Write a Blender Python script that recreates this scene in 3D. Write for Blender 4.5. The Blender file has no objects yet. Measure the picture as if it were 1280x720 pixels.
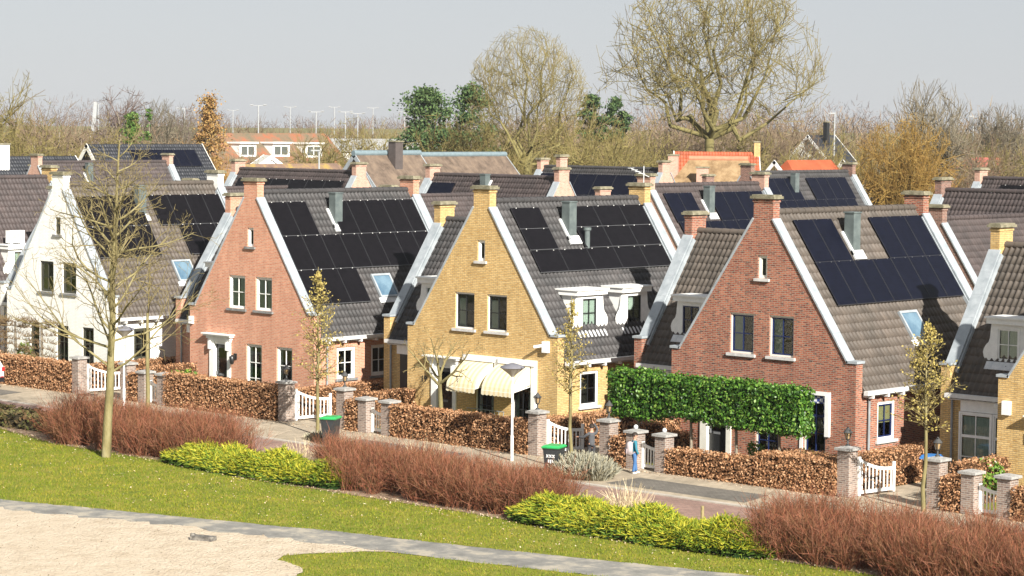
import bpy, math, random
import numpy as np
from mathutils import Vector, Matrix
from mathutils.geometry import tessellate_polygon

scene = bpy.context.scene
COL = scene.collection
PI = math.pi
S = 13.5                      # spacing of the houses along the street

# ------------------------------------------------------------------ helpers
def tag(o, label=None, cat=None, group=None, kind=None):
    if label: o["label"] = label
    if cat: o["category"] = cat
    if group: o["group"] = group
    if kind: o["kind"] = kind
    return o

def empty(name, loc=(0, 0, 0), rz=0.0, label=None, cat=None, group=None):
    o = bpy.data.objects.new(name, None)
    COL.objects.link(o)
    o.location = loc
    o.rotation_euler = (0, 0, rz)
    o.empty_display_size = 0.3
    return tag(o, label, cat, group)

def link(name, me, parent=None, loc=None):
    o = bpy.data.objects.new(name, me)
    COL.objects.link(o)
    if parent is not None: o.parent = parent
    if loc is not None: o.location = loc
    return o

def np_mesh(name, V, F, mats, smooth=False, uv=None, mi=None):
    """V (n,3), F (m,k) faces of one size; uv per loop (m*k,2)"""
    V = np.asarray(V, dtype=np.float32); F = np.asarray(F, dtype=np.int32)
    me = bpy.data.meshes.new(name)
    k = F.shape[1]
    me.vertices.add(len(V)); me.vertices.foreach_set("co", V.ravel())
    me.loops.add(F.size); me.loops.foreach_set("vertex_index", F.ravel())
    me.polygons.add(len(F))
    me.polygons.foreach_set("loop_start", np.arange(0, F.size, k, dtype=np.int32))
    me.polygons.foreach_set("loop_total", np.full(len(F), k, dtype=np.int32))
    if smooth: me.polygons.foreach_set("use_smooth", np.ones(len(F), dtype=bool))
    if uv is not None:
        l = me.uv_layers.new(name="UVMap")
        l.data.foreach_set("uv", np.asarray(uv, dtype=np.float32).ravel())
    for m in (mats if isinstance(mats, (list, tuple)) else [mats]):
        me.materials.append(m)
    if mi is not None: me.polygons.foreach_set("material_index", np.asarray(mi, dtype=np.int32))
    me.update(calc_edges=True)
    return me

class MB:
    """collects boxes, slabs and tubes and builds them as ONE mesh"""
    def __init__(s):
        s.v = []; s.f = []; s.uv = []; s.sm = []; s.mi = []
    def add(s, vs, fs, uvs=None, smooth=False, mi=0):
        o = len(s.v)
        s.v += [tuple(p) for p in vs]
        for i, f in enumerate(fs):
            s.f.append([o + k for k in f])
            s.uv.append(uvs[i] if uvs else [(0, 0)] * len(f))
            s.sm.append(smooth); s.mi.append(mi)
    def box(s, B, a0, a1, b0, b1, c0, c1, mi=0):
        O, A, Bv, Cv = B
        def P(a, b, c): return O + A * a + Bv * b + Cv * c
        vs = [P(a, b, c) for c in (c0, c1) for b in (b0, b1) for a in (a0, a1)]
        fs = [(0, 1, 3, 2), (4, 5, 7, 6), (0, 1, 5, 4), (2, 3, 7, 6), (0, 2, 6, 4), (1, 3, 7, 5)]
        def q(i):
            a = a0 if i % 2 == 0 else a1; b = b0 if (i // 2) % 2 == 0 else b1; c = c0 if i < 4 else c1
            return a, b, c
        uvs = []
        for n, f in enumerate(fs):
            pts = [q(i) for i in f]
            if n < 2: uvs.append([(p[0], p[1]) for p in pts])
            elif n < 4: uvs.append([(p[0], p[2]) for p in pts])
            else: uvs.append([(p[1], p[2]) for p in pts])
        s.add(vs, fs, uvs, False, mi)
    def slab(s, B, outer, holes, t, mi=0):
        """polygon (a,c) with holes, front at b=0 and back at b=t"""
        O, A, Bv, Cv = B
        def P(a, b, c): return O + A * a + Bv * b + Cv * c
        rings = [[Vector((x, z, 0)) for x, z in outer]]
        for h in holes:
            x0, x1, z0, z1 = h
            rings.append([Vector((x0, z0, 0)), Vector((x0, z1, 0)), Vector((x1, z1, 0)), Vector((x1, z0, 0))])
        tris = tessellate_polygon(rings)
        flat = [p for r in rings for p in r]
        for b in (0, t):
            s.add([P(p.x, b, p.y) for p in flat], [tuple(x) for x in tris],
                  [[(flat[i].x, flat[i].y) for i in x] for x in tris], False, mi)
        for r in rings:
            n = len(r)
            d = 0.0
            for i in range(n):
                p, q = r[i], r[(i + 1) % n]
                L = (q - p).length
                vert = abs(q.x - p.x) < 1e-6
                if vert: uv = [(0, p.y), (0, q.y), (t, q.y), (t, p.y)]
                else: uv = [(p.x, p.y), (q.x, q.y), (q.x, q.y + t), (p.x, p.y + t)]
                s.add([P(p.x, 0, p.y), P(q.x, 0, q.y), P(q.x, t, q.y), P(p.x, t, p.y)], [(0, 1, 2, 3)], [uv], False, mi)
    def prism(s, B, poly, b0, b1, mi=0):
        s2 = (B[0] + B[2] * b0, B[1], B[2], B[3])
        s.slab(s2, poly, [], b1 - b0, mi)
    def tube(s, pts, rads, n=8, cap=True, smooth=True, mi=0):
        pts = [Vector(p) for p in pts]
        if not isinstance(rads, (list, tuple)): rads = [rads] * len(pts)
        o = len(s.v); vs = []; fs = []
        for i, p in enumerate(pts):
            d = (pts[min(i + 1, len(pts) - 1)] - pts[max(i - 1, 0)]).normalized()
            ref = Vector((1, 0, 0)) if abs(d.x) < 0.8 else Vector((0, 1, 0))
            u = d.cross(ref).normalized(); w = d.cross(u)
            for k in range(n):
                a = 2 * PI * k / n
                vs.append(p + (u * math.cos(a) + w * math.sin(a)) * rads[i])
        for i in range(len(pts) - 1):
            for k in range(n):
                fs.append((i * n + k, i * n + (k + 1) % n, (i + 1) * n + (k + 1) % n, (i + 1) * n + k))
        s.add(vs, fs, None, smooth, mi)
        if cap:
            s.add(vs[:n], [tuple(range(n))], None, False, mi); s.add(vs[-n:], [tuple(range(n))], None, False, mi)
    def build(s, name, mats, parent=None, loc=None):
        me = bpy.data.meshes.new(name)
        me.from_pydata(s.v, [], s.f)
        l = me.uv_layers.new(name="UVMap")
        flat = [c for u in s.uv for p in u for c in p]
        l.data.foreach_set("uv", flat)
        me.polygons.foreach_set("use_smooth", s.sm)
        for m in (mats if isinstance(mats, (list, tuple)) else [mats]): me.materials.append(m)
        me.polygons.foreach_set("material_index", s.mi)
        me.update()
        return link(name, me, parent, loc)

X, Y, Z = Vector((1, 0, 0)), Vector((0, 1, 0)), Vector((0, 0, 1))
O0 = Vector((0, 0, 0))
W = (O0, X, Y, Z)

# ------------------------------------------------------------------ materials
_M = {}
def mat(name):
    m = bpy.data.materials.new(name); m.use_nodes = True
    nt = m.node_tree; b = nt.nodes["Principled BSDF"]
    return m, nt, b
def nd(nt, t, **kw):
    n = nt.nodes.new(t)
    for k, v in kw.items(): setattr(n, k, v)
    return n
def ramp(nt, stops):
    r = nt.nodes.new("ShaderNodeValToRGB")
    e = r.color_ramp.elements
    while len(e) < len(stops): e.new(0.5)
    for i, (p, c) in enumerate(stops):
        e[i].position = p; e[i].color = (*c, 1)
    return r
def noise_mat(name, c1, c2, scale=3.0, rough=0.8, bump=0.0, bscale=30.0, detail=6.0, coord="Object", spec=0.3, c3=None, stretch=None, contrast=(0.35, 0.65), metallic=0.0):
    if name in _M: return _M[name]
    m, nt, b = mat(name)
    tc = nd(nt, "ShaderNodeTexCoord"); n = nd(nt, "ShaderNodeTexNoise")
    n.inputs["Scale"].default_value = scale; n.inputs["Detail"].default_value = detail
    n.inputs["Roughness"].default_value = 0.65
    src = tc.outputs[coord]
    if stretch:
        mp = nd(nt, "ShaderNodeMapping"); mp.inputs["Scale"].default_value = stretch
        nt.links.new(src, mp.inputs[0]); src = mp.outputs[0]
    nt.links.new(src, n.inputs["Vector"])
    st = [(contrast[0], c1), (contrast[1], c2)] if c3 is None else [(contrast[0], c1), (0.5, c2), (contrast[1], c3)]
    r = ramp(nt, st); nt.links.new(n.outputs["Fac"], r.inputs[0])
    nt.links.new(r.outputs[0], b.inputs["Base Color"])
    b.inputs["Roughness"].default_value = rough; b.inputs["Specular IOR Level"].default_value = spec
    b.inputs["Metallic"].default_value = metallic
    if bump > 0:
        n2 = nd(nt, "ShaderNodeTexNoise"); n2.inputs["Scale"].default_value = bscale; n2.inputs["Detail"].default_value = 4
        nt.links.new(src, n2.inputs["Vector"])
        bp = nd(nt, "ShaderNodeBump"); bp.inputs["Strength"].default_value = bump; bp.inputs["Distance"].default_value = 0.05
        nt.links.new(n2.outputs["Fac"], bp.inputs["Height"]); nt.links.new(bp.outputs[0], b.inputs["Normal"])
    _M[name] = m
    return m
def brick_mat(name, c1, c2, mortar, dark=None, w=0.22, h=0.065, ms=0.010, bias=0.0, grime=0.25):
    if name in _M: return _M[name]
    m, nt, b = mat(name)
    uv = nd(nt, "ShaderNodeUVMap")
    br = nd(nt, "ShaderNodeTexBrick")
    br.inputs["Scale"].default_value = 1.0; br.inputs["Brick Width"].default_value = w; br.inputs["Row Height"].default_value = h
    br.inputs["Mortar Size"].default_value = ms; br.inputs["Mortar Smooth"].default_value = 0.2; br.inputs["Bias"].default_value = bias
    br.inputs["Color1"].default_value = (*c1, 1); br.inputs["Color2"].default_value = (*c2, 1); br.inputs["Mortar"].default_value = (*mortar, 1)
    nt.links.new(uv.outputs[0], br.inputs["Vector"])
    # per-brick extra variation
    n0 = nd(nt, "ShaderNodeTexNoise"); n0.inputs["Scale"].default_value = 1.0; n0.inputs["Detail"].default_value = 2
    mp = nd(nt, "ShaderNodeMapping"); mp.inputs["Scale"].default_value = (1 / w * 1.1, 1 / h * 0.9, 1)
    nt.links.new(uv.outputs[0], mp.inputs[0]); nt.links.new(mp.outputs[0], n0.inputs["Vector"])
    mx0 = nd(nt, "ShaderNodeMix", data_type="RGBA")
    r0 = ramp(nt, [(0.52, (0, 0, 0)), (0.66, (1, 1, 1))]); nt.links.new(n0.outputs["Fac"], r0.inputs[0])
    nt.links.new(r0.outputs[0], mx0.inputs["Factor"])
    nt.links.new(br.outputs["Color"], mx0.inputs["A"])
    mx0.inputs["B"].default_value = (*(dark or tuple(0.7 * c for c in c1)), 1)
    mor = nd(nt, "ShaderNodeMix", data_type="RGBA")
    nt.links.new(br.outputs["Fac"], mor.inputs["Factor"]); nt.links.new(mx0.outputs["Result"], mor.inputs["A"]); mor.inputs["B"].default_value = (*mortar, 1)
    tc = nd(nt, "ShaderNodeTexCoord"); n1 = nd(nt, "ShaderNodeTexNoise"); n1.inputs["Scale"].default_value = 0.9; n1.inputs["Detail"].default_value = 8; n1.inputs["Roughness"].default_value = 0.7
    mp1 = nd(nt, "ShaderNodeMapping"); mp1.inputs["Scale"].default_value = (2.2, 2.2, 0.45)
    nt.links.new(tc.outputs["Object"], mp1.inputs[0]); nt.links.new(mp1.outputs[0], n1.inputs["Vector"])
    r1 = ramp(nt, [(0.3, (1 - grime,) * 3), (0.62, (1.06,) * 3)]); nt.links.new(n1.outputs["Fac"], r1.inputs[0])
    mul = nd(nt, "ShaderNodeMix", data_type="RGBA", blend_type="MULTIPLY"); mul.inputs["Factor"].default_value = 1
    nt.links.new(mor.outputs["Result"], mul.inputs["A"]); nt.links.new(r1.outputs[0], mul.inputs["B"])
    nt.links.new(mul.outputs["Result"], b.inputs["Base Color"])
    bp = nd(nt, "ShaderNodeBump"); bp.inputs["Strength"].default_value = 0.5; bp.inputs["Distance"].default_value = 0.01; bp.invert = True
    nt.links.new(br.outputs["Fac"], bp.inputs["Height"]); nt.links.new(bp.outputs[0], b.inputs["Normal"])
    b.inputs["Roughness"].default_value = 0.85; b.inputs["Specular IOR Level"].default_value = 0.25
    _M[name] = m
    return m
def island_mat(name, cols, rough=0.7, spec=0.25, trans=0.0, big=None):
    """colour picked per leaf / twig"""
    if name in _M: return _M[name]
    m, nt, b = mat(name)
    g = nd(nt, "ShaderNodeNewGeometry")
    k = len(cols)
    r = ramp(nt, [(i / max(1, k - 1), c) for i, c in enumerate(cols)])
    nt.links.new(g.outputs["Random Per Island"], r.inputs[0])
    out = r.outputs[0]
    if big:
        tc = nd(nt, "ShaderNodeTexCoord"); n = nd(nt, "ShaderNodeTexNoise"); n.inputs["Scale"].default_value = big[0]; n.inputs["Detail"].default_value = 3
        nt.links.new(tc.outputs["Object"], n.inputs["Vector"])
        rr = ramp(nt, [(0.35, big[1]), (0.65, big[2])]); nt.links.new(n.outputs["Fac"], rr.inputs[0])
        mu = nd(nt, "ShaderNodeMix", data_type="RGBA", blend_type="MULTIPLY"); mu.inputs["Factor"].default_value = 1
        nt.links.new(out, mu.inputs["A"]); nt.links.new(rr.outputs[0], mu.inputs["B"]); out = mu.outputs["Result"]
    nt.links.new(out, b.inputs["Base Color"])
    b.inputs["Roughness"].default_value = rough; b.inputs["Specular IOR Level"].default_value = spec
    if trans > 0:
        t = nd(nt, "ShaderNodeBsdfTranslucent"); nt.links.new(out, t.inputs["Color"])
        ms = nd(nt, "ShaderNodeMixShader"); ms.inputs[0].default_value = trans
        o = nt.nodes["Material Output"]
        nt.links.new(b.outputs[0], ms.inputs[1]); nt.links.new(t.outputs[0], ms.inputs[2]); nt.links.new(ms.outputs[0], o.inputs["Surface"])
    _M[name] = m
    return m
def tile_mat(name, c1, c2, c3, rough=0.6, spec=0.3):
    if name in _M: return _M[name]
    m, nt, b = mat(name)
    uv = nd(nt, "ShaderNodeUVMap")
    fl = nd(nt, "ShaderNodeVectorMath", operation="FLOOR"); nt.links.new(uv.outputs[0], fl.inputs[0])
    wn = nd(nt, "ShaderNodeTexWhiteNoise", noise_dimensions="3D"); nt.links.new(fl.outputs[0], wn.inputs["Vector"])
    r = ramp(nt, [(0, c1), (0.6, c2), (1, c3)]); nt.links.new(wn.outputs["Value"], r.inputs[0])
    tc = nd(nt, "ShaderNodeTexCoord"); n = nd(nt, "ShaderNodeTexNoise"); n.inputs["Scale"].default_value = 0.7; n.inputs["Detail"].default_value = 8; n.inputs["Roughness"].default_value = 0.7
    nt.links.new(tc.outputs["Object"], n.inputs["Vector"])
    rr = ramp(nt, [(0.3, (0.72, 0.74, 0.72)), (0.66, (1.15, 1.1, 1.05))]); nt.links.new(n.outputs["Fac"], rr.inputs[0])
    mu = nd(nt, "ShaderNodeMix", data_type="RGBA", blend_type="MULTIPLY"); mu.inputs["Factor"].default_value = 1
    nt.links.new(r.outputs[0], mu.inputs["A"]); nt.links.new(rr.outputs[0], mu.inputs["B"])
    nt.links.new(mu.outputs["Result"], b.inputs["Base Color"])
    b.inputs["Roughness"].default_value = rough; b.inputs["Specular IOR Level"].default_value = spec
    _M[name] = m
    return m
def glass_mat():
    if "glass" in _M: return _M["glass"]
    m, nt, b = mat("window_glass")
    tr = nd(nt, "ShaderNodeBsdfTransparent"); tr.inputs[0].default_value = (0.78, 0.82, 0.8, 1)
    gl = nd(nt, "ShaderNodeBsdfGlossy"); gl.inputs["Roughness"].default_value = 0.02; gl.inputs[0].default_value = (0.9, 0.95, 0.95, 1)
    fr = nd(nt, "ShaderNodeFresnel"); fr.inputs[0].default_value = 1.6
    ms = nd(nt, "ShaderNodeMixShader")
    nt.links.new(fr.outputs[0], ms.inputs[0]); nt.links.new(tr.outputs[0], ms.inputs[1]); nt.links.new(gl.outputs[0], ms.inputs[2])
    nt.links.new(ms.outputs[0], nt.nodes["Material Output"].inputs["Surface"])
    _M["glass"] = m
    return m
def panel_mat(name, base, line):
    """black solar cells with faint cell lines"""
    if name in _M: return _M[name]
    m, nt, b = mat(name)
    uv = nd(nt, "ShaderNodeUVMap")
    br = nd(nt, "ShaderNodeTexBrick"); br.offset = 0.0
    br.inputs["Scale"].default_value = 1; br.inputs["Brick Width"].default_value = 0.17; br.inputs["Row Height"].default_value = 0.17; br.inputs["Mortar Size"].default_value = 0.006
    br.inputs["Color1"].default_value = (*base, 1); br.inputs["Color2"].default_value = (*[c * 1.5 for c in base], 1); br.inputs["Mortar"].default_value = (*line, 1)
    nt.links.new(uv.outputs[0], br.inputs["Vector"])
    nt.links.new(br.outputs["Color"], b.inputs["Base Color"])
    b.inputs["Roughness"].default_value = 0.3; b.inputs["Specular IOR Level"].default_value = 0.1
    _M[name] = m
    return m

def plain(name, c, rough=0.6, spec=0.3, var=0.15, scale=4.0, metallic=0.0):
    return noise_mat(name, tuple(x * (1 - var) for x in c), tuple(min(1, x * (1 + var * 0.6)) for x in c), scale, rough, 0, 30, 5, "Object", spec, metallic=metallic)

WHITE = plain("white_paint", (0.8, 0.8, 0.77), 0.45, 0.4, 0.08)
OFFW = plain("cream_paint", (0.72, 0.70, 0.62), 0.5, 0.4, 0.1)
ZINC = noise_mat("zinc_grey", (0.25, 0.28, 0.3), (0.36, 0.39, 0.41), 2.5, 0.5, 0.05, 8, spec=0.4)
DZINC = noise_mat("dark_zinc", (0.085, 0.105, 0.105), (0.13, 0.155, 0.15), 3, 0.45, spec=0.4)
LEAD = noise_mat("lead_flashing", (0.48, 0.5, 0.51), (0.66, 0.66, 0.65), 5, 0.5, 0.1, 12)
STONE = noise_mat("cap_stone", (0.22, 0.215, 0.2), (0.4, 0.39, 0.37), 5, 0.85, 0.3, 40)
CAPST = noise_mat("chimney_cap_stone", (0.13, 0.12, 0.075), (0.3, 0.27, 0.19), 4, 0.9, 0.3, 30)
SILL = noise_mat("sill_stone", (0.14, 0.14, 0.135), (0.26, 0.26, 0.25), 6, 0.8, 0.1)
LSILL = noise_mat("pale_sill_stone", (0.42, 0.41, 0.39), (0.58, 0.57, 0.55), 6, 0.8, 0.1)
BLACK = plain("black_paint", (0.018, 0.019, 0.02), 0.35, 0.5)
DGREEN = plain("dark_green_frame", (0.05, 0.05, 0.035), 0.4, 0.5)
NAVY = plain("navy_frame", (0.012, 0.022, 0.085), 0.35, 0.5)
BLUEDOOR = plain("blue_door", (0.03, 0.1, 0.33), 0.4, 0.5)
GLASS = glass_mat()
CURT = noise_mat("curtain", (0.6, 0.66, 0.6), (0.8, 0.83, 0.78), 6, 0.9, stretch=(9, 9, 0.3))
BLIND = noise_mat("yellow_blind", (0.45, 0.38, 0.2), (0.55, 0.48, 0.27), 6, 0.9, stretch=(9, 9, 0.3))
ROOM = plain("room_shade", (0.045, 0.04, 0.035), 0.9, 0.1)
GUT = plain("gutter_grey", (0.62, 0.62, 0.6), 0.5, 0.4, 0.12)
PIPE = plain("downpipe_grey", (0.25, 0.27, 0.28), 0.45, 0.4)
PFRAME = plain("panel_frame", (0.03, 0.03, 0.033), 0.4, 0.4)
PSILV = plain("panel_rail", (0.16, 0.165, 0.17), 0.4, 0.5)
RAIL = plain("panel_rail_dark", (0.09, 0.092, 0.095), 0.4, 0.5)
PBLACK = panel_mat("solar_black", (0.005, 0.0045, 0.0055), (0.008, 0.0075, 0.0085))
PNAVY = panel_mat("solar_navy", (0.0035, 0.0042, 0.0095), (0.007, 0.008, 0.014))
SKYGL = noise_mat("skylight_glass", (0.06, 0.12, 0.18), (0.14, 0.22, 0.28), 1.2, 0.06, spec=0.6)

BR_ORANGE = brick_mat("brick_orange", (0.5, 0.2, 0.115), (0.6, 0.29, 0.18), (0.5, 0.36, 0.27), (0.42, 0.14, 0.08), ms=.012, grime=0.2)
BR_YELLOW = brick_mat("brick_yellow", (0.56, 0.37, 0.14), (0.68, 0.48, 0.21), (0.36, 0.26, 0.14), (0.46, 0.27, 0.085), ms=.012, grime=0.22)
BR_RED = brick_mat("brick_red", (0.24, 0.058, 0.034), (0.42, 0.15, 0.085), (0.33, 0.25, 0.19), (0.075, 0.045, 0.04), ms=.012, grime=0.26)
BR_WHITE = brick_mat("brick_white", (0.78, 0.77, 0.72), (0.84, 0.83, 0.79), (0.68, 0.67, 0.63), (0.74, 0.73, 0.68), grime=0.1)
BR_PINK = brick_mat("brick_pink", (0.46, 0.24, 0.17), (0.56, 0.33, 0.24), (0.44, 0.36, 0.3), (0.38, 0.18, 0.13), grime=0.15)
BR_BROWN = brick_mat("brick_brown", (0.2, 0.095, 0.07), (0.3, 0.15, 0.11), (0.3, 0.25, 0.21), (0.1, 0.055, 0.045), grime=0.2)
BR_POST = brick_mat("brick_post", (0.22, 0.155, 0.125), (0.32, 0.235, 0.19), (0.37, 0.34, 0.3), (0.13, 0.095, 0.085), grime=0.25)
T_BROWN = tile_mat("tile_brown", (0.078, 0.066, 0.057), (0.093, 0.079, 0.068), (0.11, 0.093, 0.08))
T_GREY = tile_mat("tile_grey", (0.046, 0.045, 0.047), (0.057, 0.055, 0.057), (0.068, 0.065, 0.067))
T_PURPLE = tile_mat("tile_purple", (0.058, 0.048, 0.048), (0.071, 0.058, 0.058), (0.085, 0.069, 0.068))
T_BLACK = tile_mat("tile_black", (0.018, 0.02, 0.026), (0.024, 0.027, 0.034), (0.032, 0.034, 0.042), 0.45, 0.4)
T_ORANGE = tile_mat("tile_orange", (0.28, 0.065, 0.028), (0.34, 0.085, 0.036), (0.4, 0.11, 0.05))
T_MOSSY = noise_mat("tile_mossy", (0.12, 0.11, 0.07), (0.19, 0.12, 0.075), 0.9, 0.9, 0.4, 6, c3=(0.28, 0.1, 0.05))
T_LICHEN = noise_mat("tile_lichen", (0.15, 0.1, 0.075), (0.2, 0.13, 0.09), 0.9, 0.9, 0.4, 6, c3=(0.32, 0.23, 0.06))
THATCH = noise_mat("thatch_brown", (0.085, 0.062, 0.046), (0.14, 0.103, 0.077), 1.6, 0.95, 0.8, 14, 9, c3=(0.19, 0.14, 0.1), stretch=(1, 1, 0.45))
THATCHG = noise_mat("thatch_golden", (0.16, 0.1, 0.05), (0.25, 0.165, 0.085), 1.3, 0.95, 0.8, 14, 9, c3=(0.33, 0.23, 0.125), stretch=(1, 1, 0.45))
RIDGECAP = plain("ridge_cap_blue", (0.16, 0.21, 0.23), 0.5, 0.4)

# ------------------------------------------------------------------ world, sun, camera
SUN_AZ = math.radians(-22)      # direction towards the sun in plan
SUN_EL = math.radians(29.5)
w = bpy.data.worlds.new("World"); scene.world = w; w.use_nodes = True
nt = w.node_tree; bg = nt.nodes["Background"]
sky = nt.nodes.new("ShaderNodeTexSky"); sky.sky_type = 'NISHITA'; sky.sun_disc = False
sky.sun_elevation = SUN_EL
sky.sun_rotation = PI / 2 - SUN_AZ
sky.air_density = 1.0; sky.dust_density = 0.3; sky.ozone_density = 1.0
hs = nt.nodes.new("ShaderNodeHueSaturation"); hs.inputs["Saturation"].default_value = 0.35; hs.inputs["Value"].default_value = 1.0
nt.links.new(sky.outputs[0], hs.inputs["Color"])
veil = nt.nodes.new("ShaderNodeMix"); veil.data_type = 'RGBA'; veil.inputs["Factor"].default_value = 0.72   # thin even cloud veil over the sky
veil.inputs["B"].default_value = (4.75, 5.05, 5.6, 1)
nt.links.new(hs.outputs[0], veil.inputs["A"]); nt.links.new(veil.outputs["Result"], bg.inputs[0])
bg.inputs[1].default_value = 0.05
sl = bpy.data.lights.new("sun", 'SUN'); sl.energy = 5.0; sl.angle = math.radians(0.5); sl.color = (1.0, 0.95, 0.87)
so = bpy.data.objects.new("sun", sl); COL.objects.link(so)
sd = Vector((math.cos(SUN_EL) * math.cos(SUN_AZ), math.cos(SUN_EL) * math.sin(SUN_AZ), math.sin(SUN_EL)))
so.rotation_euler = sd.to_track_quat('Z', 'Y').to_euler(); so.location = (60, -40, 60)

CAM = Vector((91.79770136, -67.12926579, 11.82437974))
CR = Vector((0.72789121, 0.68563783, 0.00866917)); CU = Vector((-0.05229824, 0.04290621, 0.99770935)); CF = Vector((-0.68369531, 0.72667725, -0.0670887))
cd = bpy.data.cameras.new("camera"); cd.sensor_width = 36; cd.lens = 3048.67 / 1280 * 36; cd.clip_start = 1; cd.clip_end = 6000
co = bpy.data.objects.new("camera", cd); COL.objects.link(co)
M = Matrix((CR, CU, -CF)).transposed().to_4x4(); M.translation = CAM
co.matrix_world = M; scene.camera = co
scene.view_settings.view_transform = 'Standard'; scene.view_settings.look = 'None'; scene.view_settings.gamma = 1
scene.view_settings.exposure = 1.1
scene.render.filter_size = 1.15
scene.render.engine = 'CYCLES'
scene.cycles.max_bounces = 6; scene.cycles.transparent_max_bounces = 12

# ------------------------------------------------------------------ ground
def sheet(name, poly, z, m, kind="structure", grid=None):
    mb = MB()
    v = [Vector((x, y, 0)) for x, y in poly]
    tr = tessellate_polygon([v])
    mb.add([(p.x, p.y, z) for p in v], [tuple(t) for t in tr], [[(v[i].x, v[i].y) for i in t] for t in tr])
    o = mb.build(name, m); tag(o, kind=kind); return o
EARTH = noise_mat("earth", (0.09, 0.075, 0.045), (0.13, 0.13, 0.05), 0.05, 0.95, 0.4, 3, 8)
SOIL = noise_mat("leaf_litter", (0.1, 0.065, 0.045), (0.3, 0.2, 0.13), 14, 0.95, 0.8, 40, 8, c3=(0.42, 0.3, 0.2))
LAWN = noise_mat("lawn", (0.12, 0.155, 0.012), (0.19, 0.2, 0.018), 0.8, 0.9, 0.8, 40, 9, c3=(0.29, 0.24, 0.04), contrast=(0.32, 0.7))
SAND = noise_mat("sand", (0.42, 0.335, 0.235), (0.53, 0.44, 0.325), 1.3, 0.95, 0.9, 11, 12, c3=(0.6, 0.51, 0.39), contrast=(.28, .72))
for n_ in SAND.node_tree.nodes:
    if n_.type == 'BUMP': n_.inputs["Distance"].default_value = .12
PATHM = noise_mat("path_asphalt", (0.17, 0.165, 0.15), (0.24, 0.23, 0.205), 1.0, 0.9, 0.3, 60, 12, c3=(0.38, 0.34, 0.27), contrast=(.38, .6))
def paver_mat(name, c1, c2, mortar, w_, h_, rot=0.0):
    if name in _M: return _M[name]
    m, nt, b = mat(name)
    tc = nd(nt, "ShaderNodeTexCoord"); mp = nd(nt, "ShaderNodeMapping"); mp.inputs["Rotation"].default_value = (0, 0, rot)
    nt.links.new(tc.outputs["Object"], mp.inputs[0])
    br = nd(nt, "ShaderNodeTexBrick"); br.inputs["Scale"].default_value = 1; br.inputs["Brick Width"].default_value = w_; br.inputs["Row Height"].default_value = h_
    br.inputs["Mortar Size"].default_value = 0.008; br.inputs["Color1"].default_value = (*c1, 1); br.inputs["Color2"].default_value = (*c2, 1); br.inputs["Mortar"].default_value = (*mortar, 1)
    nt.links.new(mp.outputs[0], br.inputs["Vector"])
    n = nd(nt, "ShaderNodeTexNoise"); n.inputs["Scale"].default_value = 0.7; n.inputs["Detail"].default_value = 9; n.inputs["Roughness"].default_value = 0.7
    nt.links.new(tc.outputs["Object"], n.inputs["Vector"])
    r = ramp(nt, [(0.3, (0.72, 0.72, 0.7)), (0.65, (1.12, 1.1, 1.06))]); nt.links.new(n.outputs["Fac"], r.inputs[0])
    mu = nd(nt, "ShaderNodeMix", data_type="RGBA", blend_type="MULTIPLY"); mu.inputs["Factor"].default_value = 1
    nt.links.new(br.outputs["Color"], mu.inputs["A"]); nt.links.new(r.outputs[0], mu.inputs["B"]); nt.links.new(mu.outputs["Result"], b.inputs["Base Color"])
    b.inputs["Roughness"].default_value = 0.9; b.inputs["Specular IOR Level"].default_value = 0.2
    _M[name] = m; return m
PAVE = paver_mat("paving_buff", (0.35, 0.295, 0.225), (0.43, 0.365, 0.28), (0.22, 0.19, 0.15), 0.3, 0.3)
PAVED = paver_mat("paving_dark", (0.14, 0.13, 0.115), (0.19, 0.175, 0.155), (0.1, 0.09, 0.08), 0.21, 0.1)
PAVER = paver_mat("paving_red", (0.25, 0.16, 0.135), (0.33, 0.215, 0.18), (0.2, 0.15, 0.13), 0.21, 0.1)
KERB = noise_mat("kerb_concrete", (0.36, 0.33, 0.28), (0.46, 0.42, 0.36), 2, 0.9, 0.2)

def big_ground():
    V = [(-2500, -400, 0), (400, -400, 0), (400, 2600, 0), (-2500, 2600, 0)]
    o = link("ground", np_mesh("ground", V, [(0, 1, 2, 3)], EARTH)); tag(o, kind="structure")
big_ground()
sheet("pavement", [(-60, -7.35), (90, -7.35), (90, -3.0), (-60, -3.0)], 0.02, PAVE)
for k in range(-2, 6):
    sheet("driveway", [(k * S + 6.25, -3.0), (k * S + 9.2, -3.0), (k * S + 9.2, 9), (k * S + 5.9, 9), (k * S + 5.9, -3.0)], 0.016, PAVE)
    sheet("garden_ground", [(k * S - 4.4, -3.0), (k * S + 5.8, -3.0), (k * S + 5.8, 24), (k * S - 4.4, 24)], 0.008, LAWN)
    sheet("garden_path", [(k * S - 2.6, -3.0), (k * S - 1.3, -3.0), (k * S - 1.3, 0), (k * S - 2.6, 0)], 0.02, PAVED)
for k in range(-2, 6):
    sheet("parking_bay", [(k * S - 1.2, -6.75), (k * S + 4.6, -6.75), (k * S + 4.2, -5.0), (k * S - 1.2, -5.0)], 0.026, PAVED)
mb = MB(); mb.box(W, -60, 90, -7.5, -7.3, -0.05, 0.05); tag(mb.build("kerb", KERB), kind="structure")
sheet("road", [(-60, -10.9), (90, -10.9), (90, -7.3), (-60, -7.3)], 0.012, PAVER)
BEDF = [(-60, -8.2), (-20, -9.6), (5, -11.4), (13.7, -12.9), (19, -14.1), (25, -14.1), (31, -14.7), (41, -14.5), (47.6, -15.0), (52, -14.2), (60, -14.0), (90, -13)]
sheet("planting_bed", BEDF + [(90, -10.6), (-60, -10.6)] if False else [(-60, -10.6)] + [p for p in BEDF if p[1] < -10.9] + [(90, -10.6)], 0.03, SOIL)
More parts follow.
